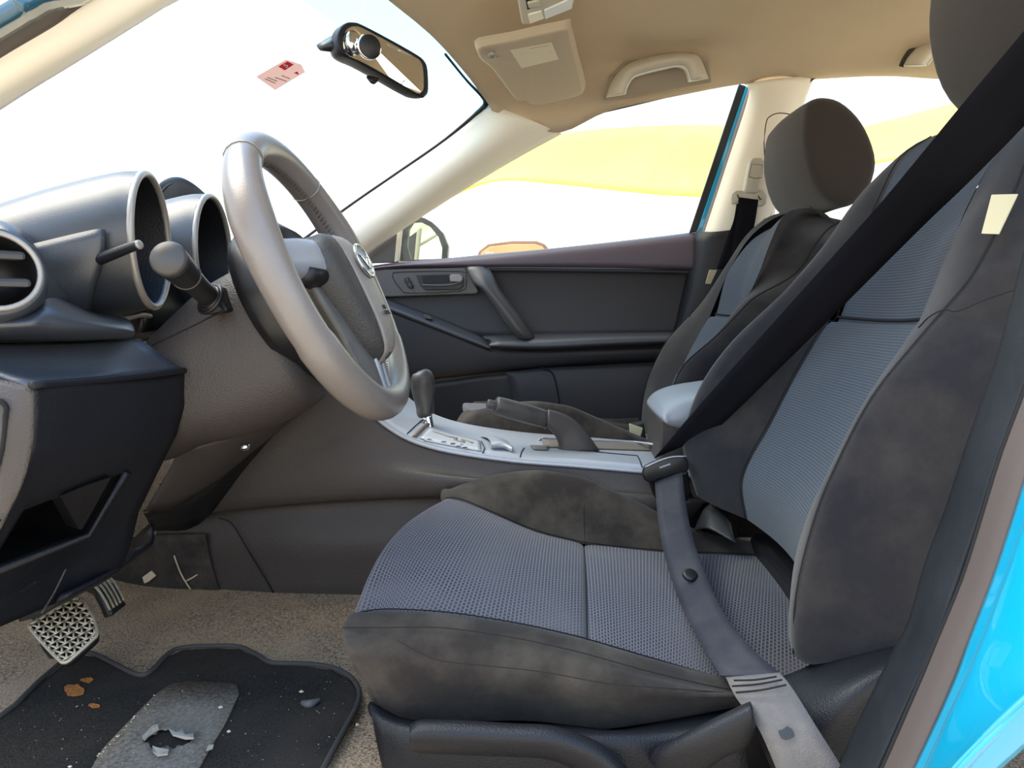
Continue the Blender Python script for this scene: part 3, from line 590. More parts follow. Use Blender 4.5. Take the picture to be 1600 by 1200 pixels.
# air vent
vn = V((.72, -.62, .30)).normalized(); vcn = W(-12, 424, .60)
hs = disc('vent_housing', vcn, vn, [(.043, -.05), (.044, -.012), (.040, .002), (.036, .004)], DASH, da, 40, caps=False, solid=.004)
ringt('vent_ring', vcn + vn * .004, vn, .0345, .0026, RING, hs)
disc('vent_bowl', vcn, vn, [(.033, .003), (.031, -.012), (.022, -.035), (.002, -.036)], PLB, hs, 32, caps=False)
va = vn.cross(Z3).normalized(); vb_ = va.cross(vn)
for s in (-.011, .014):
    hw = math.sqrt(max(.0001, .030 ** 2 - s * s)); cc = vcn + vb_ * s - vn * .001
    plate('louvre', [cc - va * hw + vn * .004 - vb_ * .004, cc + va * hw + vn * .004 - vb_ * .004, cc + va * hw * .8 - vn * .016 + vb_ * .003, cc - va * hw * .8 - vn * .016 + vb_ * .003], vb_ * .0085, PLS, hs, .0035)
loft('vent_surround', [[W(-140, 330, .70), W(-60, 330, .71), W(20, 352, .72), W(70, 378, .73), W(110, 420, .735), W(130, 470, .73)], [W(-140, 350, .64), W(-60, 345, .655), W(14, 358, .66), W(50, 395, .67), W(70, 440, .67), W(75, 478, .66)],
     [W(-140, 420, .625), W(-80, 420, .632), W(-20, 440, .634), W(30, 450, .64), (W(55, 468, .64)), W(66, 488, .635)]], DASH, da, su=4, sv=4, solid=.006)
# padded roll under the vent
loft('dash_roll', [P3([(-160, 450, .70), (-40, 470, .70), (60, 462, .70), (85, 452, .72), (115, 470, .74), (150, 488, .755), (196, 497, .77), (208, 508, .775)]),
                   P3([(-160, 478, .60), (-40, 490, .61), (40, 494, .615), (72, 478, .635), (115, 487, .66), (155, 498, .685), (196, 504, .72), (210, 513, .735)]),
                   P3([(-160, 515, .59), (-40, 515, .595), (40, 516, .61), (80, 514, .625), (120, 514, .645), (160, 515, .67), (197, 517, .70), (211, 520, .72)]),
                   P3([(-160, 534, .63), (-40, 534, .635), (40, 534, .645), (80, 533.5, .655), (120, 533, .67), (160, 531, .69), (197, 529, .715), (208, 526, .73)])], DASH, da, su=5, sv=4, solid=.006)
tube('roll_gasket', P3([(185, 500, .78), (205, 496, .80), (222, 492, .82), (235, 494, .84)]), .003, RING, da, n=6)
# lower knee panel with storage pocket
kt = [[W(-160, 534, .64), W(-20, 535, .645), W(110, 533, .69), W(218, 529, .75)], [W(-70, 560, .60), W(10, 565, .62), W(140, 558, .68), W(252, 553, .765)], [W(48, 600, .578), W(130, 594, .64), W(212, 586, .71), W(287, 577, .79)]]
loft('panel_ledge', kt, mat('ledge_sky_sheen', (.050, .056, .068), .4, .3, 800, spec=.7), da, su=4, sv=4, solid=.006)  # paler than the dash: sky reflection on the ledge put into its colour
tube('ledge_lip', P3([(49, 602, .576), (130, 596, .638), (212, 588, .708), (288, 579, .79)]), .0035, PL, da, n=8)
cY = [.58, .604, .73, .80]
def krow(l): return [W(a, b, y) for (a, b), y in zip(l, cY)]
kr = [krow([(52, 606), (90, 602), (230, 590), (291, 582)]), krow([(53, 650), (90, 648), (230, 640), (289, 632)]), krow([(49, 700), (85, 700), (222, 690), (276, 680)]), krow([(26, 775), (37, 797), (197, 737), (258, 715)]),
      krow([(-50, 900), (-22, 895), (135, 835), (217, 800)]), krow([(-80, 945), (-50, 940), (100, 885), (205, 850)]), krow([(-95, 1020), (-60, 1005), (98, 938), (190, 888)])]
kp = loft('knee_panel', kr, PL, da, su=4, sv=4, linear=True, skip=lambda i, j: i == 3 and j == 1, smooth=True, solid=.005)
pk = [kr[3][1], kr[3][2], kr[4][2], kr[4][1]]; inn = V((-.075, .02, .0))
Vs = pk + [p.lerp(sum(pk, V()) / 4, .12) + inn for p in pk]
mk('pocket_liner', Vs, [(0, 1, 5, 4), (1, 2, 6, 5), (2, 3, 7, 6), (3, 0, 4, 7), (4, 5, 6, 7)], PLB, kp, smooth=False)
tube('pocket_lip', [pk[1] + V((.004, -.004, .0)), pk[2] + V((.004, -.004, .0)), pk[3] + V((.004, -.004, 0))], .0042, PL, kp, sm=1, n=8)
plate('pocket_tab', [W(95, 775, .64), W(130, 760, .665), W(175, 745, .70), W(128, 828, .71), (W(122, 826, .70))], (-.02, .01, 0), PLB, kp, .001)
ep = [[W(-200, 520, .585), W(-20, 585, .582), W(20, 597, .58), W(51, 606, .579)], [W(-200, 620, .58), W(-20, 640, .574), W(20, 648, .574), W(53, 652, .579)], [W(-200, 720, .585), W(-20, 715, .574), W(15, 712, .574), W(49, 703, .579)], [W(-200, 860, .59), W(-40, 850, .58), W(-5, 835, .578), W(24, 782, .579)], [W(-200, 990, .60), W(-120, 960, .59), W(-80, 930, .585), W(-52, 905, .579)]]
loft('end_panel', ep, PLG, da, su=4, sv=4, solid=.005)
tube('fuse_cover_edge', P3([(-40, 618, .572), (-5, 625, .572), (8, 634, .573), (9, 650, .5725), (4, 700, .5725), (-8, 740, .573)]), .0022, SEAM, da, n=6)
plate('fuse_cover_latch', P3([(2, 648, .572), (10, 642, .5725), (9, 662, .5725), (2, 664, .572)]), (0, .004, 0), PLB, da, .0008)
loft('underside_flap', [P3([(98, 937, .71), (150, 912, .75), (190, 888, .80), (215, 862, .84)]), P3([(70, 960, .74), (120, 930, .78), (170, 905, .83), (240, 850, .90)]), P3([(30, 972, .80), (90, 950, .86), (150, 905, .92), (240, 820, 1.0)])], PL, da, su=3, sv=3, solid=.006)
tube('panel_crease', P3([(65, 958, .672), (85, 925, .69), (103, 889, .695)]), .0011, PLG, da, n=5)
plate('panel_slot', P3([(28, 922, .646), (48, 908, .662), (56, 908, .666), (52, 914, .664), (34, 926, .65)]), (.002, 0, 0), PLB, da, .0005)
# centre lower side trim pieces
loft('lower_side_trim', [P3([(275, 702, .93), (330, 692, .95), (420, 660, .98), (482, 640, 1.0), (500, 625, 1.04)]), P3([(268, 730, .95), (330, 720, .965), (405, 690, 1.0), (460, 655, 1.03), (490, 625, 1.07)]), P3([(228, 800, .98), (270, 795, 1.0), (330, 760, 1.03), (400, 700, 1.06), (470, 640, 1.09)])], PLG, da, su=4, sv=4, solid=.006)
loft('dark_recess_band', [P3([(225, 803, 1.0), (300, 780, 1.05), (380, 715, 1.08), (470, 635, 1.10), (500, 590, 1.11)]), P3([(240, 830, 1.10), (310, 820, 1.125), (390, 730, 1.135), (480, 620, 1.14), (510, 580, 1.14)])], PLB, da, su=3, sv=4, solid=.006)
tube('trim_bead', P3([(309, 812, 1.122), (385, 728, 1.13), (440, 660, 1.134), (490, 592, 1.137)]), .0012, PLS, da, n=6)
# ------------------------------------------------------------------ steering column
co = thing('steering_column', 'grey brown steering column cover below the wheel', 'steering column', W(380, 640, .89))
def sect(t, b, w, yc=.89, k=16, p=2.6, yt=.82):
    T = W(*t, yt); B = W(*b, yt + .01); c = (T + B) / 2; h = (T - B) / 2; c.y = yc; h.y = 0
    out = []
    for i in range(k):
        a = 2 * math.pi * i / k; ca, sa = math.cos(a), math.sin(a)
        out.append(c + V((0, -1, 0)) * (w * math.copysign(abs(ca) ** (2 / p), ca)) + h * math.copysign(abs(sa) ** (2 / p), sa))
    return out
loft('column_cover', [sect((205, 540), (235, 730), .10), sect((240, 500), (285, 705), .098), sect((290, 448), (345, 695), .092), sect((335, 418), (420, 668), .085), sect((362, 404), (468, 640), .08), sect((372, 412), (480, 615), .074), sect((380, 440), (480, 590), .062)], PLG, co, su=4, sv=2, cv=True, caps=True)
tube('cover_seam', P3([(238, 540, .786), (300, 510, .785), (330, 495, .79), (352, 485, .796)]), .0011, SEAM, co, n=5)
disc('cover_screw', W(383, 700, .86), (.2, -.6, -1), [(.006, -.004), (.005, .002), (.002, .003)], CHR, co, 12)
sk = plate('stalk_plate', P3([(316, 492, .785), (314, 460, .785), (322, 449, .79), (334, 448, .80), (355, 483, .80), (353, 488, .80)]), (.004, .02, 0), PLB, co, .002)
for i, r in enumerate((.020, .016, .012)): ringt('stalk_gaiter', W(329 + i * -1.5, 468 - i * 1.5, .784 - i * .004), V((-.45, -.75, .5)), r * .8, .003, PLB, co, seg=24)
sa_, sb_ = W(329, 467, .785), W(263, 404, .66)
sd = (sb_ - sa_).normalized()
lv = thing('indicator_stalk', 'black indicator stalk with silver end cap by the wheel', 'lever', sa_)
tube('stalk_arm', [sa_, sa_.lerp(sb_, .3), sa_.lerp(sb_, .55), sa_.lerp(sb_, .8), sb_ - sd * .004], [.012, .0115, .013, .0155, .0165], PLB, lv, n=18, sm=3)
disc('stalk_cap', sb_ - sd * .004, sd, [(.0165, 0), (.0168, .004), (.0145, .0075), (.002, .0085)], PLS, lv, 22)
ringt('stalk_groove', sa_.lerp(sb_, .62), sd, .0140, .0009, PLS, lv, seg=24)

# ------------------------------------------------------------------ steering wheel (own axes: x across, y up the wheel, z to the driver)
WC = V((-.285, .88, .502)); rk = math.radians(25)
wh = thing('steering_wheel', 'taupe leather steering wheel with airbag pad and oval emblem', 'steering wheel', WC)
wh.matrix_world = Matrix(((0, -math.sin(rk), math.cos(rk)), (1, 0, 0), (0, math.cos(rk), math.sin(rk)))).to_4x4()
wh.location = WC
RW = .166
def wl(a, r=RW, z=0): return V((math.sin(a) * r, math.cos(a) * r, z))
Vs = []; F = []; NS, NT = 96, 16
for i in range(NS):
    a = 2 * math.pi * i / NS
    th = .0185 + .0025 * (math.exp(-((abs(((a + math.pi) % (2 * math.pi)) - math.pi) - 1.2) / .35) ** 2)) + .0015 * (math.cos(a) < -.5)
    for j in range(NT):
        b = 2 * math.pi * j / NT; Vs.append(wl(a, RW + th * math.cos(b), th * 1.08 * math.sin(b)))
for i in range(NS):
    for j in range(NT): F.append((i * NT + j, i * NT + (j + 1) % NT, ((i + 1) % NS) * NT + (j + 1) % NT, ((i + 1) % NS) * NT + j))
rim = mk('rim', Vs, F, LEA, wh, local=True)
for a in (-.62, .62):
    tube('rim_seam', [wl(a, RW + .0194 * math.cos(t), .0208 * math.sin(t)) for t in [k * math.pi / 8 for k in range(16)]], .0008, RING, rim, closed=True, sm=1, n=5, up=wl(a + math.pi / 2, 1), local=True)
for k in range(150):
    a = 2 * math.pi * (k + .5) / 150; p = wl(a, RW - .0200, .002); q = wl(a + .02, RW - .0196, -.004)
    if k == 0:
        st0 = tube('stitch', [p, q], .0009, mat('grey_thread', (.09, .08, .075), .8), rim, sm=1, n=4, local=True); continue
    o = st0.copy(); o.rotation_euler = (0, 0, -2 * math.pi * k / 150); COL.objects.link(o); o.parent = rim
# hub, spokes, pad
def hub(t, out): return [V((x, y, z)) for x, y, z in out]
def outline(s, z):  # airbag pad outline
    pts = [(0, .062), (.045, .060), (.074, .045), (.080, .018), (.070, -.018), (.054, -.055), (.036, -.092), (.016, -.112), (0, -.116), (-.016, -.112), (-.036, -.092), (-.054, -.055), (-.070, -.018), (-.080, .018), (-.074, .045), (-.045, .060)]
    return [V((x * s * .93, ((y + .02) * s - .02) * .93 - .012, z)) for x, y in pts]
loft('airbag_pad', [outline(.92, -.02), outline(1, .0), outline(1.0, .016), outline(.93, .032), outline(.75, .040), outline(.45, .043), outline(.1, .044)], PADM, wh, su=3, sv=3, cv=True, caps=True, local=True)
rr = []
for y, w_, z in ((.058, .030, .022), (.045, .034, .0375), (.02, .036, .0435), (-.02, .034, .0455), (-.055, .030, .0445), (-.082, .025, .0405), (-.098, .019, .033), (-.1085, .012, .016)):
    y -= .012; rr.append([V((-w_, y, z - .004)), V((-w_ * .92, y, z)), V((0, y, z + .003)), V((w_ * .92, y, z)), V((w_, y, z - .004))])
ps = loft('pad_centre_strip', rr, PADL, wh, su=4, sv=3, local=True, solid=.004)
def ell(cx, cy, rx, ry, z, r, nm, M, par): return tube(nm, [V((cx + rx * math.cos(t * math.pi / 16), cy + ry * math.sin(t * math.pi / 16), z)) for t in range(32)], r, M, par, closed=True, sm=1, n=6, up=V((0, 0, 1)), local=True)
eb = disc('emblem', V((0, 0, .0495)), V((0, 0, 1)), [(.001, .0012), (.022, .0012), (.024, 0)], SIL, wh, 32, local=True)
eb.scale = (1.15, .92, 1); eb.location = (0, 0, 0)
ell(0, 0, .0225, .0225, .0510, .0016, 'emblem_ring', CHR, eb)
tube('emblem_wing', [V((-.021, .008, .0512)), V((-.013, .005, .0516)), V((-.005, -.005, .0518)), V((0, -.012, .0518)), V((.005, -.005, .0518)), V((.013, .005, .0516)), V((.021, .008, .0512))], [.001, .0018, .0024, .0022, .0024, .0018, .001], CHR, eb, sm=3, n=6, local=True)
text('airbag_lettering', 'SRS\nAIRBAG', .0075, BLK, wh, V((0, -.064, .0492)), X, V((0, 1, -.05)), .0004, local=True)
for s in (-1, 1):
    sp_ = loft('side_spoke', [[V((s * .06, .034, .006)), V((s * .06, .030, .026)), V((s * .06, -.004, .026)), V((s * .06, -.010, .004))], [V((s * .10, .036, .002)), V((s * .10, .030, .020)), V((s * .10, .002, .020)), V((s * .10, -.006, 0))],
         [V((s * .14, .034, -.004)), V((s * .14, .028, .010)), V((s * .14, .004, .010)), V((s * .14, -.004, -.006))], [V((s * .162, .034, -.006)), V((s * .162, .026, .007)), V((s * .162, .000, .007)), V((s * .162, -.006, -.008))]], SIL if s < 0 else SIL, wh, su=3, sv=3, cv=True, caps=True, local=True)
    loft('spoke_strip', [[V((s * x0, y, z - .004)), V((s * x0, y, z)), V((s * x1, y, z)), V((s * x1, y, z - .004))] for x0, x1, y, z in ((.0015, .020, -.090, .022), (.0015, .019, -.12, .0165), (.0015, .017, -.145, .012), (.0015, .015, -.158, .012))], SIL, wh, su=3, sv=1, local=True)
    loft('thumb_rest', [[V((s * .062, -.004, .024)), V((s * .062, -.016, .020)), V((s * .062, -.018, 0)), V((s * .062, -.004, 0))], [V((s * .105, .0, .018)), V((s * .105, -.012, .014)), V((s * .105, -.012, -.004)), V((s * .105, 0, -.004))]], PLB, wh, su=2, sv=3, cv=True, caps=True, local=True)
loft('lower_spoke', [[V((-.078, .0, .004)), V((-.04, .0, .012)), V((.04, .0, .012)), V((.078, .0, .004))], [V((-.076, -.035, .006)), V((-.04, -.035, .014)), V((.04, -.035, .014)), V((.076, -.035, .006))], [V((-.064, -.075, .006)), V((-.03, -.075, .016)), V((.03, -.075, .016)), V((.064, -.075, .006))],
     [V((-.054, -.115, .002)), V((-.025, -.115, .014)), V((.025, -.115, .014)), V((.054, -.115, .002))], [V((-.060, -.152, -.002)), V((-.025, -.158, .008)), V((.025, -.158, .008)), V((.060, -.152, -.002))]], mat('spoke_grey', (.10, .095, .09), .4, .1, 500, .8, 20, (.16, .15, .14)), wh, su=4, sv=4, local=True, solid=.008)
disc('hub_boss', V((0, 0, -.075)), V((0, 0, 1)), [(.088, 0), (.094, .012), (.092, .045), (.070, .062), (.05, .064)], PLB, wh, 40, local=True)
lc = disc('lower_boss_cover', V((0, -.045, -.06)), V((0, 0, 1)), [(.062, 0), (.066, .02), (.060, .045), (.04, .05)], PL, wh, 32, local=True)
ringt('access_cap', V((-.055, -.05, -.035)), V((-1, -.25, .0)), .013, .0008, SEAM, lc, seg=24, local=True)

# ================================================================== CENTRE CONSOLE
cn = thing('center_console', 'center console with silver grey top and brown grey side panel', 'console', (0, 1.27, 0))
ce = [(440, 470, 1.14), (520, 560, 1.14), (560, 622, 1.15), (575, 640, 1.15), (600, 664, 1.15), (640, 688, 1.15), (700, 706, 1.15), (800, 721, 1.15), (900, 729, 1.15), (1005, 738, 1.15), (1120, 748, 1.15)]
top_n = P3(ce)
NC = len(ce)
dzs = [0, 0, 0, 0, 0, 0, 0, 0, 0, 0, 0]
cr_px = [300, 380, 400, 420, 450, 520, 600, 700, 800, 900, 1000]
mid1_ = [t + V((0, -.008, -.03)) for t in top_n]
cre = P3([(240, 812, 1.13), (300, 803, 1.13), (350, 795, 1.13), (400, 790, 1.13), (460, 785, 1.13), (540, 780, 1.13), (640, 776, 1.13), (750, 776, 1.13), (850, 790, 1.13), (960, 800, 1.13), (1080, 810, 1.13)])
cre2 = [p + V((0, .022, -.012)) for p in cre]
lo1 = P3([(235, 850, 1.155), (290, 845, 1.15), (345, 845, 1.145), (400, 845, 1.14), (460, 845, 1.135), (540, 845, 1.135), (640, 845, 1.135), (750, 845, 1.135), (850, 850, 1.135), (960, 860, 1.135), (1080, 870, 1.135)])
bot_ = P3([(180, 945, 1.17), (250, 932, 1.165), (320, 930, 1.155), (390, 931, 1.145), (450, 930, 1.14), (540, 923, 1.14), (640, 921, 1.14), (750, 925, 1.14), (850, 930, 1.14), (960, 935, 1.14), (1080, 940, 1.14)])
bot2 = [p + V((0, .004, -.04)) for p in bot_]
sp2 = loft('side_panel', [top_n, mid1_, [a.lerp(b, .5) + V((0, -.014, 0)) for a, b in zip(top_n, cre)], cre, cre2, lo1, [a.lerp(b, .6) for a, b in zip(lo1, bot_)], bot_, bot2], PLG, cn, su=4, sv=4, solid=.006)
tube('panel_joint', P3([(342, 809, 1.128), (362, 818, 1.136), (382, 850, 1.134), (400, 880, 1.136), (415, 905, 1.138), (430, 931, 1.139)]), .0012, SEAM, sp2, n=5)
# footwell tunnel carpet trim in front, scuffed
tf = loft('footwell_trim', [P3([(150, 850, 1.14), (230, 838, 1.14), (320, 835, 1.135)]), P3([(140, 890, 1.16), (230, 885, 1.15), (330, 885, 1.143)]), P3([(120, 940, 1.17), (225, 926, 1.155), (345, 930, 1.147)])], mat('scuffed_tunnel_carpet', (.022, .019, .017), .95, .6, 500, 1, 22, (.075, .058, .045)), cn, solid=.004)
tube('scuff', P3([(272, 868, 1.142), (280, 890, 1.143), (288, 906, 1.144), (298, 921, 1.145)]), .0013, CRUMB, tf, n=5)
tube('scuff', P3([(290, 908, 1.143), (300, 903, 1.143), (308, 898, 1.142)]), .0013, CRUMB, tf, n=5)
plate('mud_patch', P3([(222, 902, 1.143), (236, 892, 1.143), (243, 900, 1.143), (232, 909, 1.143), (225, 912, 1.144)]), (0, .004, 0), CRUMB, tf, .0008)
# console top
def far(p, dz=.0): return V((p.x + .0, 1.39, p.z + dz))
edge_n = [t + V((0, .004, .003)) for t in top_n]
tn = edge_n[2:]
cs = loft('console_top', [[p, V((p.x, 1.165, p.z + .004)), V((p.x, 1.20, p.z + .004)), V((p.x, 1.27, p.z + .003)), V((p.x, 1.34, p.z + .004)), V((p.x, 1.375, p.z + .004)), V((p.x, 1.39, p.z)), V((p.x, 1.395, p.z - .05))] for p in tn], SIL, cn, su=4, sv=3, solid=.003, soff=0)
tube('edge_bead', [t + V((0, -.001, .001)) for t in top_n[2:]], .0032, SIL, cn, n=8)
CB = BVHTree.FromPolygons(*grid([[p, V((p.x, 1.165, p.z + .004)), V((p.x, 1.20, p.z + .004)), V((p.x, 1.27, p.z + .003)), V((p.x, 1.34, p.z + .004)), V((p.x, 1.375, p.z + .004)), V((p.x, 1.39, p.z))] for p in tn], 4, 3)[:2])
def onc(px, py, lift=.002):
    d = ray(px, py).normalized(); h = CB.ray_cast(EYEP, d)
    if h[0] is None: return W(px, py, 1.27)
    return h[0] + Z3 * (lift + .002)
def conc(name, l, M, par=cn, lift=.001, th=.002, bevel=.0006): return plate(name, [onc(a, b, lift) for a, b in l], (0, 0, th), M, par, bevel)
def online(name, l, r, M, par=cn, lift=.0015): return tube(name, [onc(a, b, lift) for a, b in l], r, M, par, sm=2, n=5)
for l_ in ([(586, 652), (600, 642), (615, 634)], [(636, 680), (648, 668), (661, 657)]):
    tube('tray_gap', [onc(a, b, 0) for a, b in dense(l_)], .0011, SEAM, cn, sm=1, n=5)
def drape(name, tl, tr, br, bl, M, par=cn, lift=.0012, nu=8, nv=14):
    "a thin sheet that follows the console surface"
    rows_ = []
    for a in range(nu + 1):
        rr_ = []
        for b in range(nv + 1):
            u, v = a / nu, b / nv
            px = (tl[0] * (1 - v) + tr[0] * v) * (1 - u) + (bl[0] * (1 - v) + br[0] * v) * u
            py = (tl[1] * (1 - v) + tr[1] * v) * (1 - u) + (bl[1] * (1 - v) + br[1] * v) * u
            rr_.append(onc(px, py, lift))
        rows_.append(rr_)
    return loft(name, rows_, M, par, su=1, sv=1, linear=True, solid=.0015, soff=0)
GATE = mat('gate_silver', (.46, .47, .50), .35, metal=.2); NOTCH = mat('notch_brown', (.16, .125, .10), .5)
gt = drape('shift_gate_plate', (672, 672), (750, 692), (752, 708), (655, 690), GATE)
tube('gate_wall', [onc(a, b, .0015) for a, b in dense([(645, 688), (652, 680), (665, 667), (672, 666)])], .0035, NOTCH, gt, sm=1, n=8)
tube('gate_rim', [onc(a, b, .001) for a, b in dense([(647, 690), (690, 702), (735, 710), (754, 712), (757, 702), (752, 692)])], .0012, PLS, gt, sm=1, n=6)
tube('gate_slot', [onc(a, b, .002) for a, b in dense([(676, 678), (700, 686), (712, 688), (711, 692), (724, 695), (722, 691), (738, 696)])], .0034, NOTCH, gt, sm=1, n=8, flat=.4)
for c_, q in zip('PRNDM', ((672, 691), (694, 695), (708, 698), (717, 702), (727, 704))):
    text('gate_letter', c_, .011, BLK, gt, onc(*q, .0032), Y, -X, .0003)
text('gate_letter', '+', .011, BLK, gt, onc(722, 699, .0032), Y, -X, .0003); text('gate_letter', '-', .011, BLK, gt, onc(731, 706, .0032), Y, -X, .0003)
loft('console_hump', [[onc(762, 718, 0), onc(768, 705, .006), onc(762, 692, .006), onc(750, 684, 0)], [onc(776, 719, .002), onc(786, 706, .009), onc(776, 692, .008), onc(764, 684, .002)], [onc(792, 720, .0), onc(800, 710, .006), onc(792, 695, .006), onc(775, 684, 0)]], SIL, cn, su=4, sv=4)
for l_ in ([(812, 719), (815, 708), (819, 702)], [(1004, 735), (1000, 722), (996, 714), (930, 708)]):
    tube('lid_gap', [onc(a, b, 0) for a, b in dense(l_)], .0011, SEAM, cn, sm=1, n=5)
# bezel around the hand brake : dark slot, oval finger notch
drape('brake_slot', (846, 689), (1024, 697), (1026, 707), (850, 701), NOTCH, cn, .0012)
tube('slot_lip', [onc(a, b, .001) for a, b in dense([(842, 690), (850, 687), (1020, 694), (1028, 700), (1026, 708)])], .0022, SIL, cn, sm=1, n=6)
drape('finger_notch', (828, 699), (858, 700), (856, 706), (834, 705), NOTCH, cn, .0016, 3, 4)
# armrest box behind
ar = cn
ast = [((1034, 650), (1010, 625), (1013, 634), (1038, 660)), ((1046, 640), (1022, 612), (1026, 640), (1050, 667)), ((1072, 629), (1050, 603), (1054, 642), (1076, 670)), ((1112, 620), (1092, 597), (1096, 642), (1114, 663)), ((1170, 606), (1150, 590), (1150, 640), (1170, 650))]
arows = []
for a, b, c, d in ast:
    a, b, c, d = W(*a, 1.18), W(*b, 1.36), W(*c, 1.36), W(*d, 1.18)
    arows.append([d, a.lerp(d, .25) + V((0, -.004, 0)), a.lerp(b, .06), a.lerp(b, .3) + Z3 * .004, a.lerp(b, .7) + Z3 * .004, a.lerp(b, .95), c + V((0, .004, 0)), c.lerp(d, .5)])
a0 = sum(arows[0], V()) / 8
arows.insert(0, [p.lerp(a0, .6) + V((-.004, 0, 0)) for p in arows[0]])
loft('armrest_lid', arows, mat('armrest_grey_vinyl', (.27, .285, .32), .38, .1, 900), ar, su=4, sv=3, cv=True, caps=True)
plate('armrest_pedestal', [W(1014, 632, 1.35), W(1040, 658, 1.185), W(1034, 745, 1.185), W(1012, 695, 1.35)], (.3, 0, 0), PLB, ar, .004)
plate('armrest_box', P3([(1032, 655, 1.18), (1200, 640, 1.18), (1200, 760, 1.18), (1030, 740, 1.18)]), (0, .18, 0), PLG, ar, .004)
# hand brake
hb = thing('hand_brake', 'brown grey hand brake lever with black button on the console', 'hand brake', onc(880, 695))
g0, g1 = W(774, 633, 1.22), W(853, 655, 1.25)
tube('brake_grip', [g0, g0.lerp(g1, .06), g0.lerp(g1, .5), g1.lerp(g0, .04), g1], [.013, .0155, .0165, .0155, .0145], LEAD, hb, n=18, sm=3)
tube('release_button', [W(761, 631, 1.215), W(776, 635, 1.22)], .0085, PLS, hb, n=14, sm=1, bevel=.0015)
ringt('grip_ring', g1 + (g1 - g0).normalized() * .003, g1 - g0, .0135, .003, PLB, hb, seg=24)
bb = [[(856, 642), (855, 665), 1.25], [(875, 648), (868, 678), 1.255], [(897, 661), (875, 692), 1.26], [(915, 682), (874, 703), 1.26], [(930, 704), (872, 707), 1.26]]
loft('brake_base', [[W(*t, y - .012), W(*t, y + .02), W(*b, y + .02), W(*b, y - .016)] for t, b, y in bb], PLG, hb, su=4, sv=3, cv=True, caps=True)
# gear lever
gl = thing('gear_lever', 'worn black leather gear knob on chrome shaft in the silver gate', 'gear lever', onc(678, 686))
kn = [(646, 590, 1.29, .004), (650, 580, 1.29, .014), (662, 585, 1.29, .021), (665, 600, 1.29, .024), (664, 618, 1.288, .021), (664, 634, 1.286, .017), (665, 648, 1.284, .0145), (666, 650, 1.284, .008)]
kn = [(657, 579, 1.29, .006), (658, 582, 1.29, .016), (660, 592, 1.29, .0215), (661, 606, 1.29, .0215), (662, 620, 1.288, .0185), (664, 634, 1.286, .0165), (665, 647, 1.284, .0155), (665.5, 649.5, 1.284, .0105)]
tube('gear_knob', [W(a, b, y) for a, b, y, r in kn], [r for *_, r in kn], LEAD, gl, n=20, sm=4, up=Y)
tube('knob_seam', P3([(672, 586, 1.272), (677, 605, 1.268), (676, 625, 1.27), (673, 646, 1.272)]), .0008, SEAM, gl, n=5)
tube('chrome_shaft', [W(667, 648, 1.284), W(672, 668, 1.28), W(677, 686, 1.275)], [.0085, .007, .004], CHR, gl, n=14)

# ================================================================== SEATS
seat = thing('front_seat', 'charcoal driver seat with grey mesh center, dusty and worn', 'car seat', (-.02, .90, .0), 'front seats')
xsn = [(552, 963), (585, 957), (625, 956), (710, 962), (820, 980), (900, 998), (918, 1003), (936, 1008), (1035, 1037), (1140, 1067), (1230, 1085)]
ns = [W(a, b, .715) for a, b in xsn]
fs = P3([(697, 781, 1.06), (712, 781, 1.06), (735, 788, 1.06), (780, 807, 1.06), (840, 832, 1.06), (903, 848, 1.06), (914, 850, 1.06), (925, 851.5, 1.06), (1040, 863, 1.06), (1165, 868, 1.06), (1225, 872, 1.06)])
nn = len(ns)
def front(row): return [[p + V((.085, 0, -.13)) for p in row], [p + V((.035, 0, -.075)) for p in row], [p + V((.006, 0, -.028)) for p in row]]
ins = []
for i in range(nn):
    dip = -.007 if i == 6 else 0
    ins.append([ns[i].lerp(fs[i], t) + V((-.02 * math.sin(math.pi * t) if i < 2 else 0, 0, .012 * math.sin(math.pi * t) + dip)) for t in (0, .2, .4, .6, .8, 1)])
ins = front(ins[0]) + ins
ins += [[p + V((.07, 0, -.004)) for p in ins[-1]], [p + V((.14, 0, -.02)) for p in ins[-1]]]
loft('cushion_mesh', ins, MESH, seat, su=4, sv=4)
tube('pleat_seam', [ns[6].lerp(fs[6], t) + Z3 * (.012 * math.sin(math.pi * t) - .006) for t in (0, .25, .5, .75, 1)], .0009, SEAM, seat, n=6)
nb_ = [W(a, b, .672) for a, b in [(588, 1098), (610, 1112), (640, 1124), (720, 1127), (820, 1126), (890, 1133), (910, 1137), (930, 1141), (1040, 1126), (1150, 1108), (1240, 1095)]]
nm_ = [W(a, b, .648) for a, b in [(547, 1020), (570, 1035), (610, 1045), (700, 1058), (810, 1070), (890, 1082), (908, 1085), (926, 1087), (1040, 1090), (1150, 1090), (1240, 1085)]]
nc_ = [W(a, b, .672) for a, b in [(537, 984), (565, 984), (605, 984), (690, 984), (800, 999), (880, 1016), (900, 1021), (920, 1026), (1025, 1055), (1138, 1080), (1232, 1090)]]
nbr = [[a, b, b.lerp(c, .6) + V((0, -.006, .004)), c, c.lerp(d, .5) + Z3 * .008, d] for a, b, c, d in zip(nb_, nm_, nc_, ns)]
nbr = [[p + V((.06, .02, -.08 + .07 * (1 - j / 5))) for j, p in enumerate(nbr[0])], [p + V((.008, .008, -.022)) for p in nbr[0]]] + nbr
loft('cushion_bolster', nbr, FABS, seat, su=4, sv=4)
tube('bolster_seam', [(c + V((0, -.004, .004))) for c in nc_], .0006, SEAM, seat, n=5)
tube('bolster_seam', P3([(620, 1000, .655), (680, 1030, .645), (760, 1040, .64), (850, 1050, .64), (950, 1068, .641), (1040, 1075, .645), (1130, 1082, .655)]), .0005, SEAM, seat, n=5)
tube('insert_seam', [p + Z3 * .003 for p in ns], .0008, SEAM, seat, n=5)
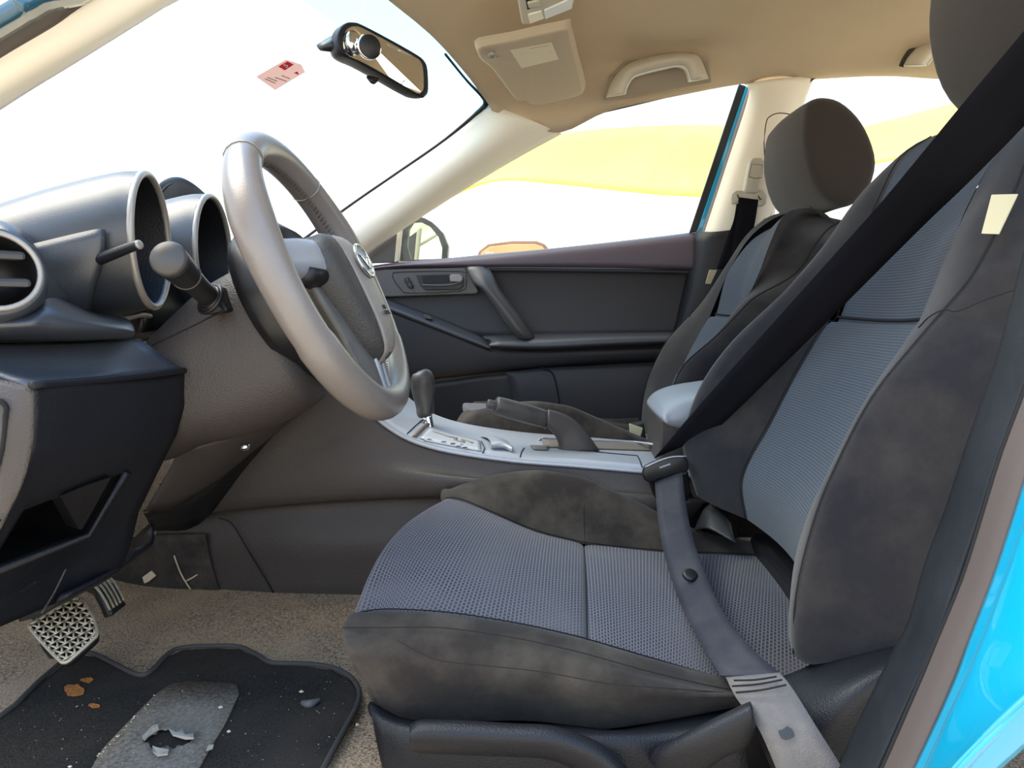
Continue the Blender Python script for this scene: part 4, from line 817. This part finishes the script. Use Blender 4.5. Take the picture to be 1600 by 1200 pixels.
tube('insert_seam', [p + Z3 * .003 for p in fs], .0008, SEAM, seat, n=5)
fc_ = P3([(688, 776, 1.125), (700, 768, 1.125), (722, 757, 1.125), (770, 742, 1.125), (835, 735, 1.125), (890, 742, 1.125), (905, 745, 1.125), (925, 752, 1.125), (1010, 790, 1.125), (1090, 832, 1.125), (1180, 850, 1.125)])
fbr = [[a, a.lerp(b, .5) + Z3 * .010, b, b + V((0, .02, -.02)), b + V((0, .02, -.08)), b + V((0, .005, -.13))] for a, b in zip(fs, fc_)]
fbr = [[p.lerp(fs[0], .8) + V((.012, .0, -.035)) for p in fbr[0]]] + fbr
fbr += [[p + V((.07, 0, -.01)) for p in fbr[-1]], [p + V((.14, 0, -.03)) for p in fbr[-1]]]
loft('cushion_bolster', fbr, FABS, seat, su=4, sv=4)
box('seat_frame', (.10, .90, .045), (.26, .21, .035), PLB, seat, bevel=.01)
box('recliner_bracket', (.34, .90, .075), (.06, .20, .06), PLB, seat, bevel=.01)
# ---- backrest
H = [((1240, 1022, .685), (1168, 812, 1.03), (1090, 770, 1.10)), ((1244, 930, .672), (1160, 760, 1.03), (1067, 695, 1.125)), ((1270, 820, .665), (1172, 720, 1.03), (1075, 650, 1.13)), ((1302, 737, .665), (1202, 668, 1.03), (1100, 592, 1.13)), ((1362, 622, .67), (1246, 583, 1.03), (1145, 532, 1.13)),
     ((1437, 528, .68), (1292, 508, 1.025), (1208, 472, 1.12)), ((1470, 490, .685), (1300, 492, 1.025), (1240, 440, 1.115)), ((1522, 425, .692), (1345, 392, 1.02), (1288, 388, 1.105)), ((1575, 320, .71), (1383, 300, 1.01), (1340, 318, 1.09)), ((1625, 200, .735), (1412, 248, 1.0), (1398, 265, 1.05)), ((1665, 140, .77), (1460, 215, .985), (1455, 225, 1.02))]
bk = [V((1, 0, .03))] * 3 + [V((.97, 0, -.1))] * 3 + [V((.93, 0, -.3))] * 6
insb, nbb, fbb, shell = [], [], [], []
for i, (c_, f_, fc2) in enumerate(H):
    c_, f_, fc2 = W(*c_), W(*f_), W(*fc2); s_ = V((f_.x, 1.80 - f_.y, f_.z))
    if c_.x > s_.x - .02: s_.x = c_.x + .03
    dip = .012 if i == 6 else 0
    insb.append([s_.lerp(f_, t) + bk[i] * (.012 * math.sin(math.pi * t) + dip) for t in (0, .2, .4, .6, .8, 1)])
    w_ = (.20, .20, .20, .19, .18, .17, .16, .13, .11, .09, .08)[i]
    n3 = c_ + bk[i] * w_ + V((0, -.008 + .03 * (i > 8), 0)); n2_ = c_ + bk[i] * (w_ * .4) + V((0, -.026, -.0)); n1_ = c_ + bk[i] * (w_ * .125) + V((0, -.016, 0))
    nbb.append([n3, c_ + bk[i] * (w_ * .7) + V((0, -.02, 0)), n2_, n1_, c_, c_.lerp(s_, .45) + bk[i] * -.006, s_])
    g3 = fc2 + bk[i] * (w_ + .02) + V((0, .005, 0)); g2 = fc2 + bk[i] * .07 + V((0, .02, 0))
    fbb.append([f_, f_.lerp(fc2, .55) + bk[i] * -.010, fc2, g2, g3]); shell.append([n3, n3.lerp(g3, .3) + bk[i] * .02, n3.lerp(g3, .7) + bk[i] * .02, g3])
for L in (insb, nbb, fbb):
    l = L[-1]; L.append([p + V((.045, (.9 - p.y) * .10, .004)) for p in l]); L.append([p + V((.09, (.9 - p.y) * .15, -.03)) for p in l])
bot_n = [p.lerp(V((.33, .72, .12)), .35) + V((.0, .02, -.012)) for p in nbb[0]]
nbb.insert(0, bot_n)
loft('backrest_mesh', insb, MESHB, seat, su=4, sv=4)
loft('backrest_bolster', nbb, FAB, seat, su=4, sv=4)
loft('backrest_bolster', fbb, FAB, seat, su=4, sv=4)
loft('backrest_shell', shell, PL, seat, su=3, sv=3)
tube('pleat_seam', [p + bk[6] * -.003 for p in insb[6]], .0018, SEAM, seat, n=6)
tube('insert_seam', [r[-1] + V((-.004, 0, .002)) for r in insb[:-2]], .0008, SEAM, seat, n=5)
tube('bolster_piping', [r[4] + V((-.001, -.002, .001)) for r in nbb[1:-2]], .0008, SEAM, seat, n=5)
tube('bolster_seam', [W(1435, 512, .70), W(1452, 495, .69), W(1475, 484, .678), W(1497, 486, .67), W(1540, 468, .663), W(1600, 448, .66)], .0007, SEAM, seat, n=5)
tube('bolster_seam', P3([(1232, 560, 1.1), (1238, 590, 1.1), (1234, 545, 1.1), (1225, 520, 1.1)]), .0006, SEAM, seat, n=5)
tgp = [W(1549, 304, .683), W(1590, 303, .678), W(1560, 366, .676), W(1533, 365, .68)]
plate('airbag_tag', tgp, (.0015, .001, 0), TAG, seat, .0004)
# headrest (built over the passenger seat's measure, carried by each seat)
hp = [(1244, 178), (1241, 235), (1256, 292), (1285, 324), (1320, 326), (1346, 300), (1356, 262), (1346, 222), (1326, 188), (1298, 164), (1272, 158), (1254, 163)]
hP = [W(a, b, 1.50) for a, b in hp]; hc = sum(hP, V()) / len(hP)
def hsec(y, s, fwd=0): return [hc.lerp(p, s) + V((fwd, y - 1.50, 0)) for p in hP]
hbx = [hsec(1.485, .55), hsec(1.487, .80), hsec(1.495, .94), hsec(1.512, 1.0), hsec(1.56, 1.0, -.006), hsec(1.64, 1.0, -.010), hsec(1.72, 1.0, -.006), hsec(1.768, 1.0), hsec(1.785, .94), hsec(1.793, .8), hsec(1.795, .55)]
hoff = V((.030, -.74, .048))
hbx = [[p + hoff for p in r] for r in hbx]
loft('headrest', hbx, HEAD, seat, su=3, sv=3, cv=True, caps=True)
hd_o = seat.children[-1]
tube('headrest_seam', [hc.lerp(p, .985) + V((.0, 1.5005 - 1.50, 0)) + hoff for p in hP], .0012, SEAM, hd_o, closed=True, n=5, sm=3)
for q in (1.58, 1.70):
    b_ = V((hc.x + .01, q, hc.z - .06)) + hoff; tube('headrest_post', [b_, b_ + V((-.03, 0, -.09))], .006, CHR, hd_o, sm=1, n=8)
# plastic valance, levers
val = [[W(578, 1095, .665), W(640, 1124, .665), (W(760, 1128, .665)), W(880, 1132, .665), W(960, 1140, .665), W(1040, 1126, .665), W(1150, 1105, .665)],
       [W(583, 1130, .645), W(640, 1140, .63), W(760, 1145, .625), W(880, 1150, .625), W(960, 1150, .63), W(1040, 1150, .635), W(1160, 1140, .635)],
       [W(600, 1210, .645), W(650, 1210, .625), W(760, 1210, .62), W(880, 1210, .62), W(960, 1210, .625), W(1040, 1210, .63), W(1170, 1210, .63)],
       [W(640, 1330, .66), W(680, 1330, .64), W(760, 1330, .63), W(880, 1330, .63), W(960, 1330, .63), W(1040, 1330, .64), W(1180, 1330, .64)]]
loft('seat_valance', val, PL, seat, su=4, sv=4, solid=.006)
loft('recliner_cover', [P3([(1150, 1075, .70), (1235, 1052, .69), (1290, 1026, .685), (1350, 1004, .685), (1420, 990, .685), (1520, 985, .69)]), P3([(1170, 1120, .655), (1250, 1080, .645), (1310, 1050, .64), (1370, 1025, .64), (1425, 1010, .645), (1520, 1005, .65)]),
      P3([(1200, 1190, .62), (1280, 1130, .608), (1330, 1085, .605), (1385, 1050, .61), (1430, 1035, .615), (1520, 1030, .62)]), P3([(1230, 1260, .625), (1320, 1190, .615), (1370, 1130, .612), (1410, 1090, .615), (1440, 1070, .62), (1520, 1060, .625)]),
      P3([(1250, 1400, .64), (1340, 1330, .63), (1400, 1260, .63), (1440, 1200, .63), (1470, 1150, .63), (1520, 1120, .63)])], PL, seat, su=4, sv=4, solid=.006)
hl = [[(640, 1152), 20], [(660, 1150), 26], [(720, 1152), 27], [(800, 1156), 26], [(860, 1160), 27], [(910, 1178), 30], [(945, 1200), 34], [(980, 1235), 36]]
loft('height_lever', [[W(a, b - r, .612), W(a + (6 if i > 4 else 0), b - r * .2, .595), W(a, b + r * .7, .60), W(a, b + r, .62), W(a, b, .64)] for i, ((a, b), r) in enumerate(hl)], PL, seat, su=4, sv=4, cv=True, caps=True)
rl = [[(1016, 1190), (1040, 1215), .61], [(1030, 1172), (1075, 1215), .60], [(1060, 1156), (1120, 1185), .592], [(1110, 1130), (1160, 1165), .588], [(1166, 1102), (1178, 1140), .586], [(1174, 1100), (1180, 1130), .588]]
loft('recline_lever', [[W(*t, y), W(t[0] * .5 + b[0] * .5, t[1] * .5 + b[1] * .5, y - .008), W(*b, y), W(*b, y + .03), W(*t, y + .03)] for t, b, y in rl], PL, seat, su=4, sv=3, cv=True, caps=True)
loft('anchor_cover', [P3([(1086, 832, 1.10), (1100, 800, 1.105), (1112, 788, 1.11)]), P3([(1094, 828, 1.085), (1105, 806, 1.09), (1117, 792, 1.10)]), P3([(1110, 828, 1.06), (1118, 815, 1.07), (1124, 800, 1.09)]), P3([(1150, 850, 1.04), (1145, 840, 1.05), (1140, 820, 1.08)])], PLS, seat, su=4, sv=4, solid=.003)
for o, lab in ((seat, None),): pass
# passenger seat : the same seat mirrored about the middle of the car
def copy_tree(o, parent=None):
    c = o.copy(); COL.objects.link(c)
    if parent is not None: c.parent = parent
    for ch in list(o.children): copy_tree(ch, c)
    return c
ps_ = copy_tree(seat)
ps_['label'] = 'charcoal front passenger seat with grey mesh backrest, beyond the console'
for ch in [c for c in ps_.children if c.name.startswith('backrest_bolster')][1:]:
    COL.objects.unlink(ch)
prow = []
pins = []
for i, r_ in enumerate(fbb):
    b_ = bk[min(i, 11)]; d_ = .03 if i < 4 else (.05 if i < 7 else .08); sh_ = V((0, .06 * min(1, max(0, i - 4) / 3), 0))
    pins.append(insb[i][:-1] + [insb[i][-1] + sh_]); lw_ = V((.002, 0, -.007)) * max(0, i - 7)
    pins[-1] = [q_ + lw_ for q_ in pins[-1]]; r_ = [r_[0] + sh_ + lw_] + [q_ + lw_ for q_ in r_[1:]]
    prow.append([r_[0], r_[1] + b_ * d_ * .5, r_[2] + b_ * d_, r_[3] + b_ * d_ * .6, r_[4]])
nbo = loft('backrest_bolster', prow, FAB, seat, su=4, sv=4); nbo.parent = ps_
for ch in [c for c in ps_.children if c.name.startswith('insert_seam')][2:]: COL.objects.unlink(ch)
for ch in [c for c in ps_.children if c.name.startswith('backrest_mesh')]: COL.objects.unlink(ch)
loft('backrest_mesh', pins, MESHB, seat, su=4, sv=4).parent = ps_
tube('bolster_piping', [q_[2] for q_ in prow[2:-2]], .0018, SEAM, seat, n=5).parent = ps_
ps_.scale = (1, -1, 1); ps_.location = V((-.035, 1.64, .004))
for ch in list(ps_.children):
    if ch.name.startswith('headrest'): ch.location += V((.0, .0, -.044))
    if ch.name.startswith(('cushion', 'pleat_seam.', 'insert_seam')) and 'cushion' in ch.name: ch.location += V((0, 0, .07))

# ------------------------------------------------------------------ driver belt
db = thing('seat_belt', 'driver seat belt buckled diagonally across the near seat', 'seat belt', W(1045, 735, 1.12), 'front seat belts')
sL = P3([(1022, 716, 1.135), (1100, 625, 1.07), (1212, 500, .965), (1300, 402, .875), (1384, 308, .79), (1500, 167, .68), (1600, 48, .60), (1680, -50, .55)]) + [V((.475, .555, .87))]
sR = P3([(1074, 694, 1.115), (1122, 668, 1.08), (1234, 560, .985), (1298, 497, .92), (1445, 350, .80), (1500, 298, .745), (1594, 203, .665), (1690, 100, .59)]) + [V((.515, .565, .86))]
strip('shoulder_webbing', sL, sR, BELT, db)
lL = P3([(1023, 752, 1.095), (1027, 800, 1.055), (1037, 862, .962), (1060, 935, .85), (1090, 997, .748), (1126, 1056, .668)])
lR = P3([(1066, 738, 1.09), (1073, 795, 1.045), (1088, 858, .93), (1124, 945, .79), (1170, 1008, .70), (1222, 1056, .645)])
strip('lap_webbing', lL, lR, BELTL, db)
strip('belt_sleeve', P3([(1135, 1060, .662), (1150, 1090, .632), (1180, 1130, .598), (1198, 1165, .588), (1225, 1230, .582)]), P3([(1218, 1053, .638), (1237, 1074, .615), (1272, 1130, .588), (1310, 1190, .576), (1345, 1250, .57)]), SLEEVE, db, .003)
for a, b in (((1147, 1063), (1213, 1057)), ((1144, 1072), (1222, 1062)), ((1150, 1082), (1228, 1070))):
    tube('sleeve_stitch', [W(*a, .646 - (a[1] - 1060) * .0009), W((a[0] + b[0]) / 2, (a[1] + b[1]) / 2 + 2, .634 - (a[1] - 1060) * .0009), W(*b, .624 - (a[1] - 1060) * .0009)], .0009, SEAM, db, n=5)
plate('dark_stain', [W(1228 + 17 * math.cos(t * .6) * random.uniform(.6, 1.1), 1146 + 11 * math.sin(t * .6) * random.uniform(.6, 1.1), .583) for t in range(10)], (0, -.0006, -.0003), mat('stain_slate', (.05, .06, .075), .9), db, 0)
disc('belt_button', W(1078, 899, .868), V((.1, -.5, .86)), [(.009, -.001), (.009, .002), (.006, .0035), (.001, .0035)], PLB, db, 20)
tg = [(1003, 742), (1006, 730), (1022, 722), (1045, 715), (1066, 712), (1074, 716), (1077, 730), (1075, 738), (1060, 741), (1028, 750), (1018, 755), (1008, 752)]
tgp_ = plate('latch_tongue', PY(tg, 1.09), (0, .012, 0), PLB, db, .003, smooth=True)
tube('tongue_edge', PY([(1008, 730), (1030, 720), (1050, 714), (1072, 713)], 1.088), .0012, SIL, db, n=6)
plate('tongue_slot', PY([(1030, 730), (1047, 724), (1048, 726), (1031, 732)], 1.0885), (0, .002, 0), SIL, db, 0)
bu = thing('belt_buckle', 'black buckle stalk holding the driver belt tongue', 'buckle', W(1095, 820, 1.13), 'front belt buckles')
plate('buckle_body', P3([(1012, 748, 1.115), (1076, 736, 1.115), (1080, 770, 1.12), (1070, 800, 1.13), (1030, 800, 1.13)]), (0, .02, 0), PLB, bu, .004)
strip('buckle_strap', P3([(1040, 790, 1.135), (1070, 850, 1.14), (1090, 930, 1.14)]), P3([(1080, 770, 1.13), (1100, 820, 1.135), (1120, 900, 1.14)]), BELT, bu, .004)
b2 = thing('belt_buckle', 'black passenger buckle with cream face beside the armrest', 'buckle', W(995, 690, 1.44), 'front belt buckles')
plate('buckle_body', P3([(984, 664, 1.44), (1006, 660, 1.44), (1012, 700, 1.44), (985, 705, 1.44)]), (.0, .03, 0), PLB, b2, .003)
plate('buckle_face', P3([(983, 662, 1.437), (1005, 669, 1.437), (1000, 685, 1.437), (985, 681, 1.437)]), (0, .006, 0), TAG, b2, .0015)
tube('buckle_wire', P3([(1010, 688, 1.43), (1013, 678, 1.43), (1017, 672, 1.43)]), .002, CHR, b2, n=6)

# ================================================================== FOOTWELL : mat and pedals
def FZ(px, py, z=.004): return WZ(px, py, z)
fm = thing('floor_mat', 'black carpet floor mat with worn grey heel pad', 'floor mat', FZ(300, 1110, .003))
mo_ = [(-120, 1180), (0, 1133), (60, 1078), (105, 1040), (130, 1031), (150, 1034), (185, 1052), (215, 1066), (235, 1062), (262, 1034), (285, 1023), (340, 1020), (375, 1022), (405, 1036), (425, 1047), (480, 1049), (520, 1055), (548, 1070), (561, 1090), (558, 1115), (540, 1150), (508, 1210), (470, 1290), (300, 1400), (-100, 1400)]
mpz = [FZ(a, b, .006) for a, b in mo_]
hole = None
plate('mat_pile', mpz, (0, 0, .008), MATM, fm, .003)
tube('mat_binding', [p + Z3 * .010 for p in mpz[:-2]], .0030, mat('mat_binding_cloth', (.05, .046, .045), .8), fm, n=8, sm=3)
hpz = [FZ(a, b, .0165) for a, b in [(262, 1068), (300, 1064), (345, 1066), (372, 1069), (378, 1074), (366, 1100), (352, 1130), (330, 1165), (305, 1210), (250, 1290), (80, 1290), (140, 1205), (160, 1170), (200, 1128), (235, 1092)]]
holep = [FZ(a, b, .0165) for a, b in [(228, 1160), (238, 1150), (262, 1140), (272, 1150), (290, 1150), (300, 1152), (292, 1168), (270, 1168), (246, 1170), (234, 1166)]]
TORN = mat('torn_backing', (.42, .37, .30), .9)
# heel pad as a ring of quads around the torn hole
N = 40
def resample(P, n, c):
    import math as m_
    A = sorted([(m_.atan2(p.y - c.y, p.x - c.x), p) for p in P], key=lambda t: t[0]); out = []
    for i in range(n):
        an = -m_.pi + 2 * m_.pi * i / n; d = V((m_.cos(an), m_.sin(an)))
        best = None
        for j in range(len(P)):
            a, b = P[j], P[(j + 1) % len(P)]; ex, ey = b.x - a.x, b.y - a.y; den = d.x * ey - d.y * ex
            if abs(den) < 1e-9: continue
            t = ((a.x - c.x) * ey - (a.y - c.y) * ex) / den; u = ((a.x - c.x) * d.y - (a.y - c.y) * d.x) / den
            if t > 0 and -1e-6 <= u <= 1 + 1e-6 and (best is None or t < best): best = t
        out.append(V((c.x + d.x * best, c.y + d.y * best, P[0].z)))
    return out
hcn = sum(holep, V()) / len(holep)
ro, ri = resample(hpz, N, hcn), resample(holep, N, hcn)
rj = [hcn + (p - hcn) * (1 + random.uniform(-.05, .22)) + Z3 * random.uniform(.0, .004) for p in ri]
Vs = ro + [a.lerp(b, .5) for a, b in zip(ro, ri)] + [p.lerp(q, .12) for p, q in zip(ri, ro)] + rj
F = [(k * N + i, k * N + (i + 1) % N, (k + 1) * N + (i + 1) % N, (k + 1) * N + i) for k in range(3) for i in range(N)]
mk('heel_pad', Vs, F, PADG, fm, solid=.002)
for l in ([(222, 1152), (238, 1136), (246, 1133), (248, 1140), (234, 1150), (226, 1158)], [(238, 1167), (246, 1170), (264, 1173), (262, 1180), (246, 1182), (239, 1176)], [(264, 1140), (275, 1146), (284, 1142), (290, 1150), (302, 1148), (303, 1155), (290, 1156), (270, 1150)], [(326, 1166), (334, 1165), (332, 1171), (322, 1174)]):
    plate('torn_flap', [FZ(a, b, .020 + (i % 2) * .002) for i, (a, b) in enumerate(l)], (0, 0, .0015), TORN, fm, 0)
def blob(c, s, M, nm, par, z=.0148, k=14):
    pts = [FZ(c[0] + s[0] * math.cos(t * 2 * math.pi / k) * random.uniform(.55, 1.1), c[1] + s[1] * math.sin(t * 2 * math.pi / k) * random.uniform(.55, 1.1), z) for t in range(k)]
    return plate(nm, pts, (0, 0, .0008), M, par, 0)
blob((119, 1079), (20, 11), RUST, 'rust_stain', fm); blob((137, 1063), (12, 5), RUST, 'rust_stain', fm); blob((148, 1103), (10, 4), RUST, 'rust_stain', fm)
tube('mat_fastener', [FZ(472, 1098, .016), FZ(484, 1100, .017), FZ(500, 1093, .018)], [.003, .005, .002], mat('fastener_grey', (.10, .10, .10), .6), fm, n=6)
# crumbs and grit : uncountable
Vs = []; F = []
def crumb(p, r):
    k = len(Vs); 
    for d in ((1, 0, 0), (0, 1, 0), (-1, 0, 0), (0, -1, 0), (0, 0, .8), (0, 0, -.3)): Vs.append(p + V(d) * r * random.uniform(.6, 1.2))
    for a, b in ((0, 1), (1, 2), (2, 3), (3, 0)): F.append((k + a, k + b, k + 4)); F.append((k + b, k + a, k + 5))
for i in range(130):
    px, py = random.uniform(20, 545), random.uniform(1050, 1195); crumb(FZ(px, py, .0165), random.uniform(.0003, .0009))
for i in range(26):
    t = random.random(); crumb(FZ(245 - 95 * t + random.uniform(-3, 3), 1085 + 100 * t, .018), random.uniform(.0006, .0016))
for i in range(40):
    px, py = random.uniform(200, 560), random.uniform(940, 1040)
    if py < 1015: crumb(FZ(px, py, .004), random.uniform(.0005, .0012))
for q in ((471, 1081), (345, 1105), (558, 1132), (110, 1198), (358, 1143)): crumb(FZ(*q, .018), .003)
cb = mk('floor_crumbs', Vs, F, CRUMB, None, smooth=False)
tag(cb, 'pale crumbs and grit scattered over mat and carpet', 'crumbs', None, 'stuff')
# brake pedal : metal pad pierced by triangles
bpd = thing('brake_pedal', 'broad metal brake pedal with pierced triangle pattern', 'pedal', WX(105, 1000, -.58))
pc = [W(48, 975, .80), W(118, 932, .83), W(151, 972, .80), W(148, 995, .79), W(98, 1034, .755)]
bO = W(98, 983, .795); ux = (W(130, 940, .83) - W(48, 975, .80)).normalized(); un = ux.cross(W(98, 1034, .755) - W(48, 975, .80)).normalized()
un = un if un.y < 0 else -un; uy = un.cross(ux)
def bp2(px, py, l=0):
    d = ray(px, py); t = (bO - EYEP).dot(un) / d.dot(un); return EYEP + d * t + un * l
outl = [(46, 980), (48, 974), (62, 966), (105, 938), (113, 934), (124, 935), (133, 942), (146, 965), (151, 985), (150, 993), (143, 1000), (108, 1031), (100, 1034), (94, 1032), (72, 1010)]
plate('pedal_pad', [bp2(a, b, -.004) for a, b in outl], un * -.008, PLB, bpd, .002)
tube('pad_frame', [bp2(a, b, -.001) for a, b in outl], .0022, PEDM, bpd, closed=True, sm=2, n=6)
def inside(p):
    c = False; j = len(outl) - 1
    for i in range(len(outl)):
        xi, yi = outl[i]; xj, yj = outl[j]
        if (yi > p[1]) != (yj > p[1]) and p[0] < (xj - xi) * (p[1] - yi) / (yj - yi) + xi: c = not c
        j = i
    return c
A = V((48, 976)); ex = V((76, -44)) / 6.0; ey = V((50, 56)) / 7.0
def L2(i, j): q = A + ex * i + ey * j; return (q.x, q.y)
def bar(p, q):
    # clip to the pad by sampling
    s = [(p[0] + (q[0] - p[0]) * t / 8, p[1] + (q[1] - p[1]) * t / 8) for t in range(9)]
    s = [x_ for x_ in s if inside(x_)]
    if len(s) < 4: return
    tube('lattice_bar', [bp2(*s[0]), bp2(*s[-1])], .0013, PEDM, bpd, sm=1, n=5)
for j in range(-1, 9):
    for i in range(-1, 8):
        bar(L2(i, j), L2(i + 1, j))
        bar(L2(i, j), L2(i + .5, j + 1)); bar(L2(i + .5, j + 1), L2(i + 1, j)) 
tube('pedal_arm', [bO - un * .018, bO - un * .06 + V((-.04, .0, .02)), bO - un * .10 + V((-.10, .02, .18))], .009, PLB, bpd, n=8)
apd = thing('accelerator_pedal', 'black accelerator pedal with pale metal ribs beside the brake', 'pedal', W(165, 950, .98))
arow = [[W(134, 912, .97), W(160, 898, 1.0)], [W(150, 920, .955), W(176, 908, .985)], [W(163, 938, .945), W(187, 925, .975)], [W(172, 956, .94), W(194, 940, .97)], [W(175, 962, .94), W(197, 945, .97)]]
loft('pedal_pad', [[a, a.lerp(b, .5), b] for a, b in arow], PLB, apd, su=4, sv=3, solid=.012)
for t in (.02, .27, .5, .73, .97):
    tube('metal_rib', [a.lerp(b, t) + V((.002, -.003, .003)) for a, b in arow[:-1]], .0021, PEDM, apd, n=6)
tube('pedal_arm', [W(150, 912, 1.0), W(120, 890, 1.03), W(80, 850, 1.05)], .009, PLB, apd, n=8)

# ================================================================== NEAR BODY SIDE (driver's B-pillar and sill)
bs = thing('body_side', 'cyan painted car body edge with rubber seal at lower right', 'car body', (.35, .48, -.2))
sl1 = [(1700, 150), (1640, 330), (1600, 482), (1573, 580), (1530, 700), (1495, 807), (1460, 900), (1432, 997), (1405, 1050), (1370, 1120), (1332, 1200), (1290, 1290)]
sl2 = [(1735, 170), (1675, 350), (1637, 490), (1605, 590), (1562, 705), (1530, 810), (1500, 905), (1462, 997), (1440, 1050), (1412, 1115), (1375, 1200), (1330, 1290)]
sl3 = [(1790, 190), (1730, 370), (1690, 500), (1655, 600), (1612, 715), (1580, 815), (1550, 905), (1515, 997), (1495, 1052), (1468, 1115), (1428, 1200), (1385, 1290)]
sl4 = [(1830, 200), (1770, 380), (1725, 510), (1688, 610), (1642, 725), (1605, 822), (1572, 915), (1537, 1005), (1512, 1060), (1480, 1125), (1443, 1205), (1400, 1300)]
Ys = [.52] * 12
def sr(l, y): return [W(a, b, y) for a, b in l]
e1, e2, e3, e4 = sr(sl1, .545), sr(sl2, .525), sr(sl3, .505), sr(sl4, .485)
loft('door_seal', [[p + V((.01, .035, 0)) for p in e1], e1, [a.lerp(b, .5) + V((0, -.008, 0)) for a, b in zip(e1, e2)], e2], RUB, bs, su=4, sv=3, solid=.004)
tube('seal_groove', [p + V((.001, -.001, 0)) for p in e2], .0016, SEAM, bs, n=6)
loft('inner_flange', [e2, [a.lerp(b, .5) + V((0, -.003, 0)) for a, b in zip(e2, e3)], e3], RUBG, bs, su=4, sv=3, solid=.004)
for k_, l_ in enumerate((e1, e2, e3, e4)): l_.insert(0, l_[0] + V((.07, .03, .37)))
e5 = [p + V((.045, -.03, -.012)) for p in e4]; e6 = [p + V((.20, -.055, -.03)) for p in e4]
lowc = [W(1990, 200, .42) + V((.07, .08, .37)), W(1990, 200, .42), W(1950, 400, .42), W(1900, 560, .42), W(1860, 680, .42), W(1820, 790, .42), W(1780, 880, .42), W(1730, 960, .42), W(1670, 1030, .42), W(1620, 1075, .42), W(1570, 1120, .42), W(1500, 1185, .42), W(1420, 1280, .42)]
lowd = [p + V((.012, .015, -.018)) for p in lowc]
lowe = [p + V((.03, .05, -.035)) for p in lowc]
loft('painted_panel', [e3, [a.lerp(b, .35) + V((0, -.006, 0)) for a, b in zip(e3, e4)], e4, [a.lerp(b, .3) + V((0, -.010, 0)) for a, b in zip(e4, lowc)], [a.lerp(b, .7) + V((0, -.012, 0)) for a, b in zip(e4, lowc)], lowc, [p + V((.02, .008, -.02)) for p in lowc], lowd, lowe], CYAN, bs, su=4, sv=4, solid=.003)
# drop helper property
for o in S.objects:
    if 'wl' in o.keys(): del o['wl']
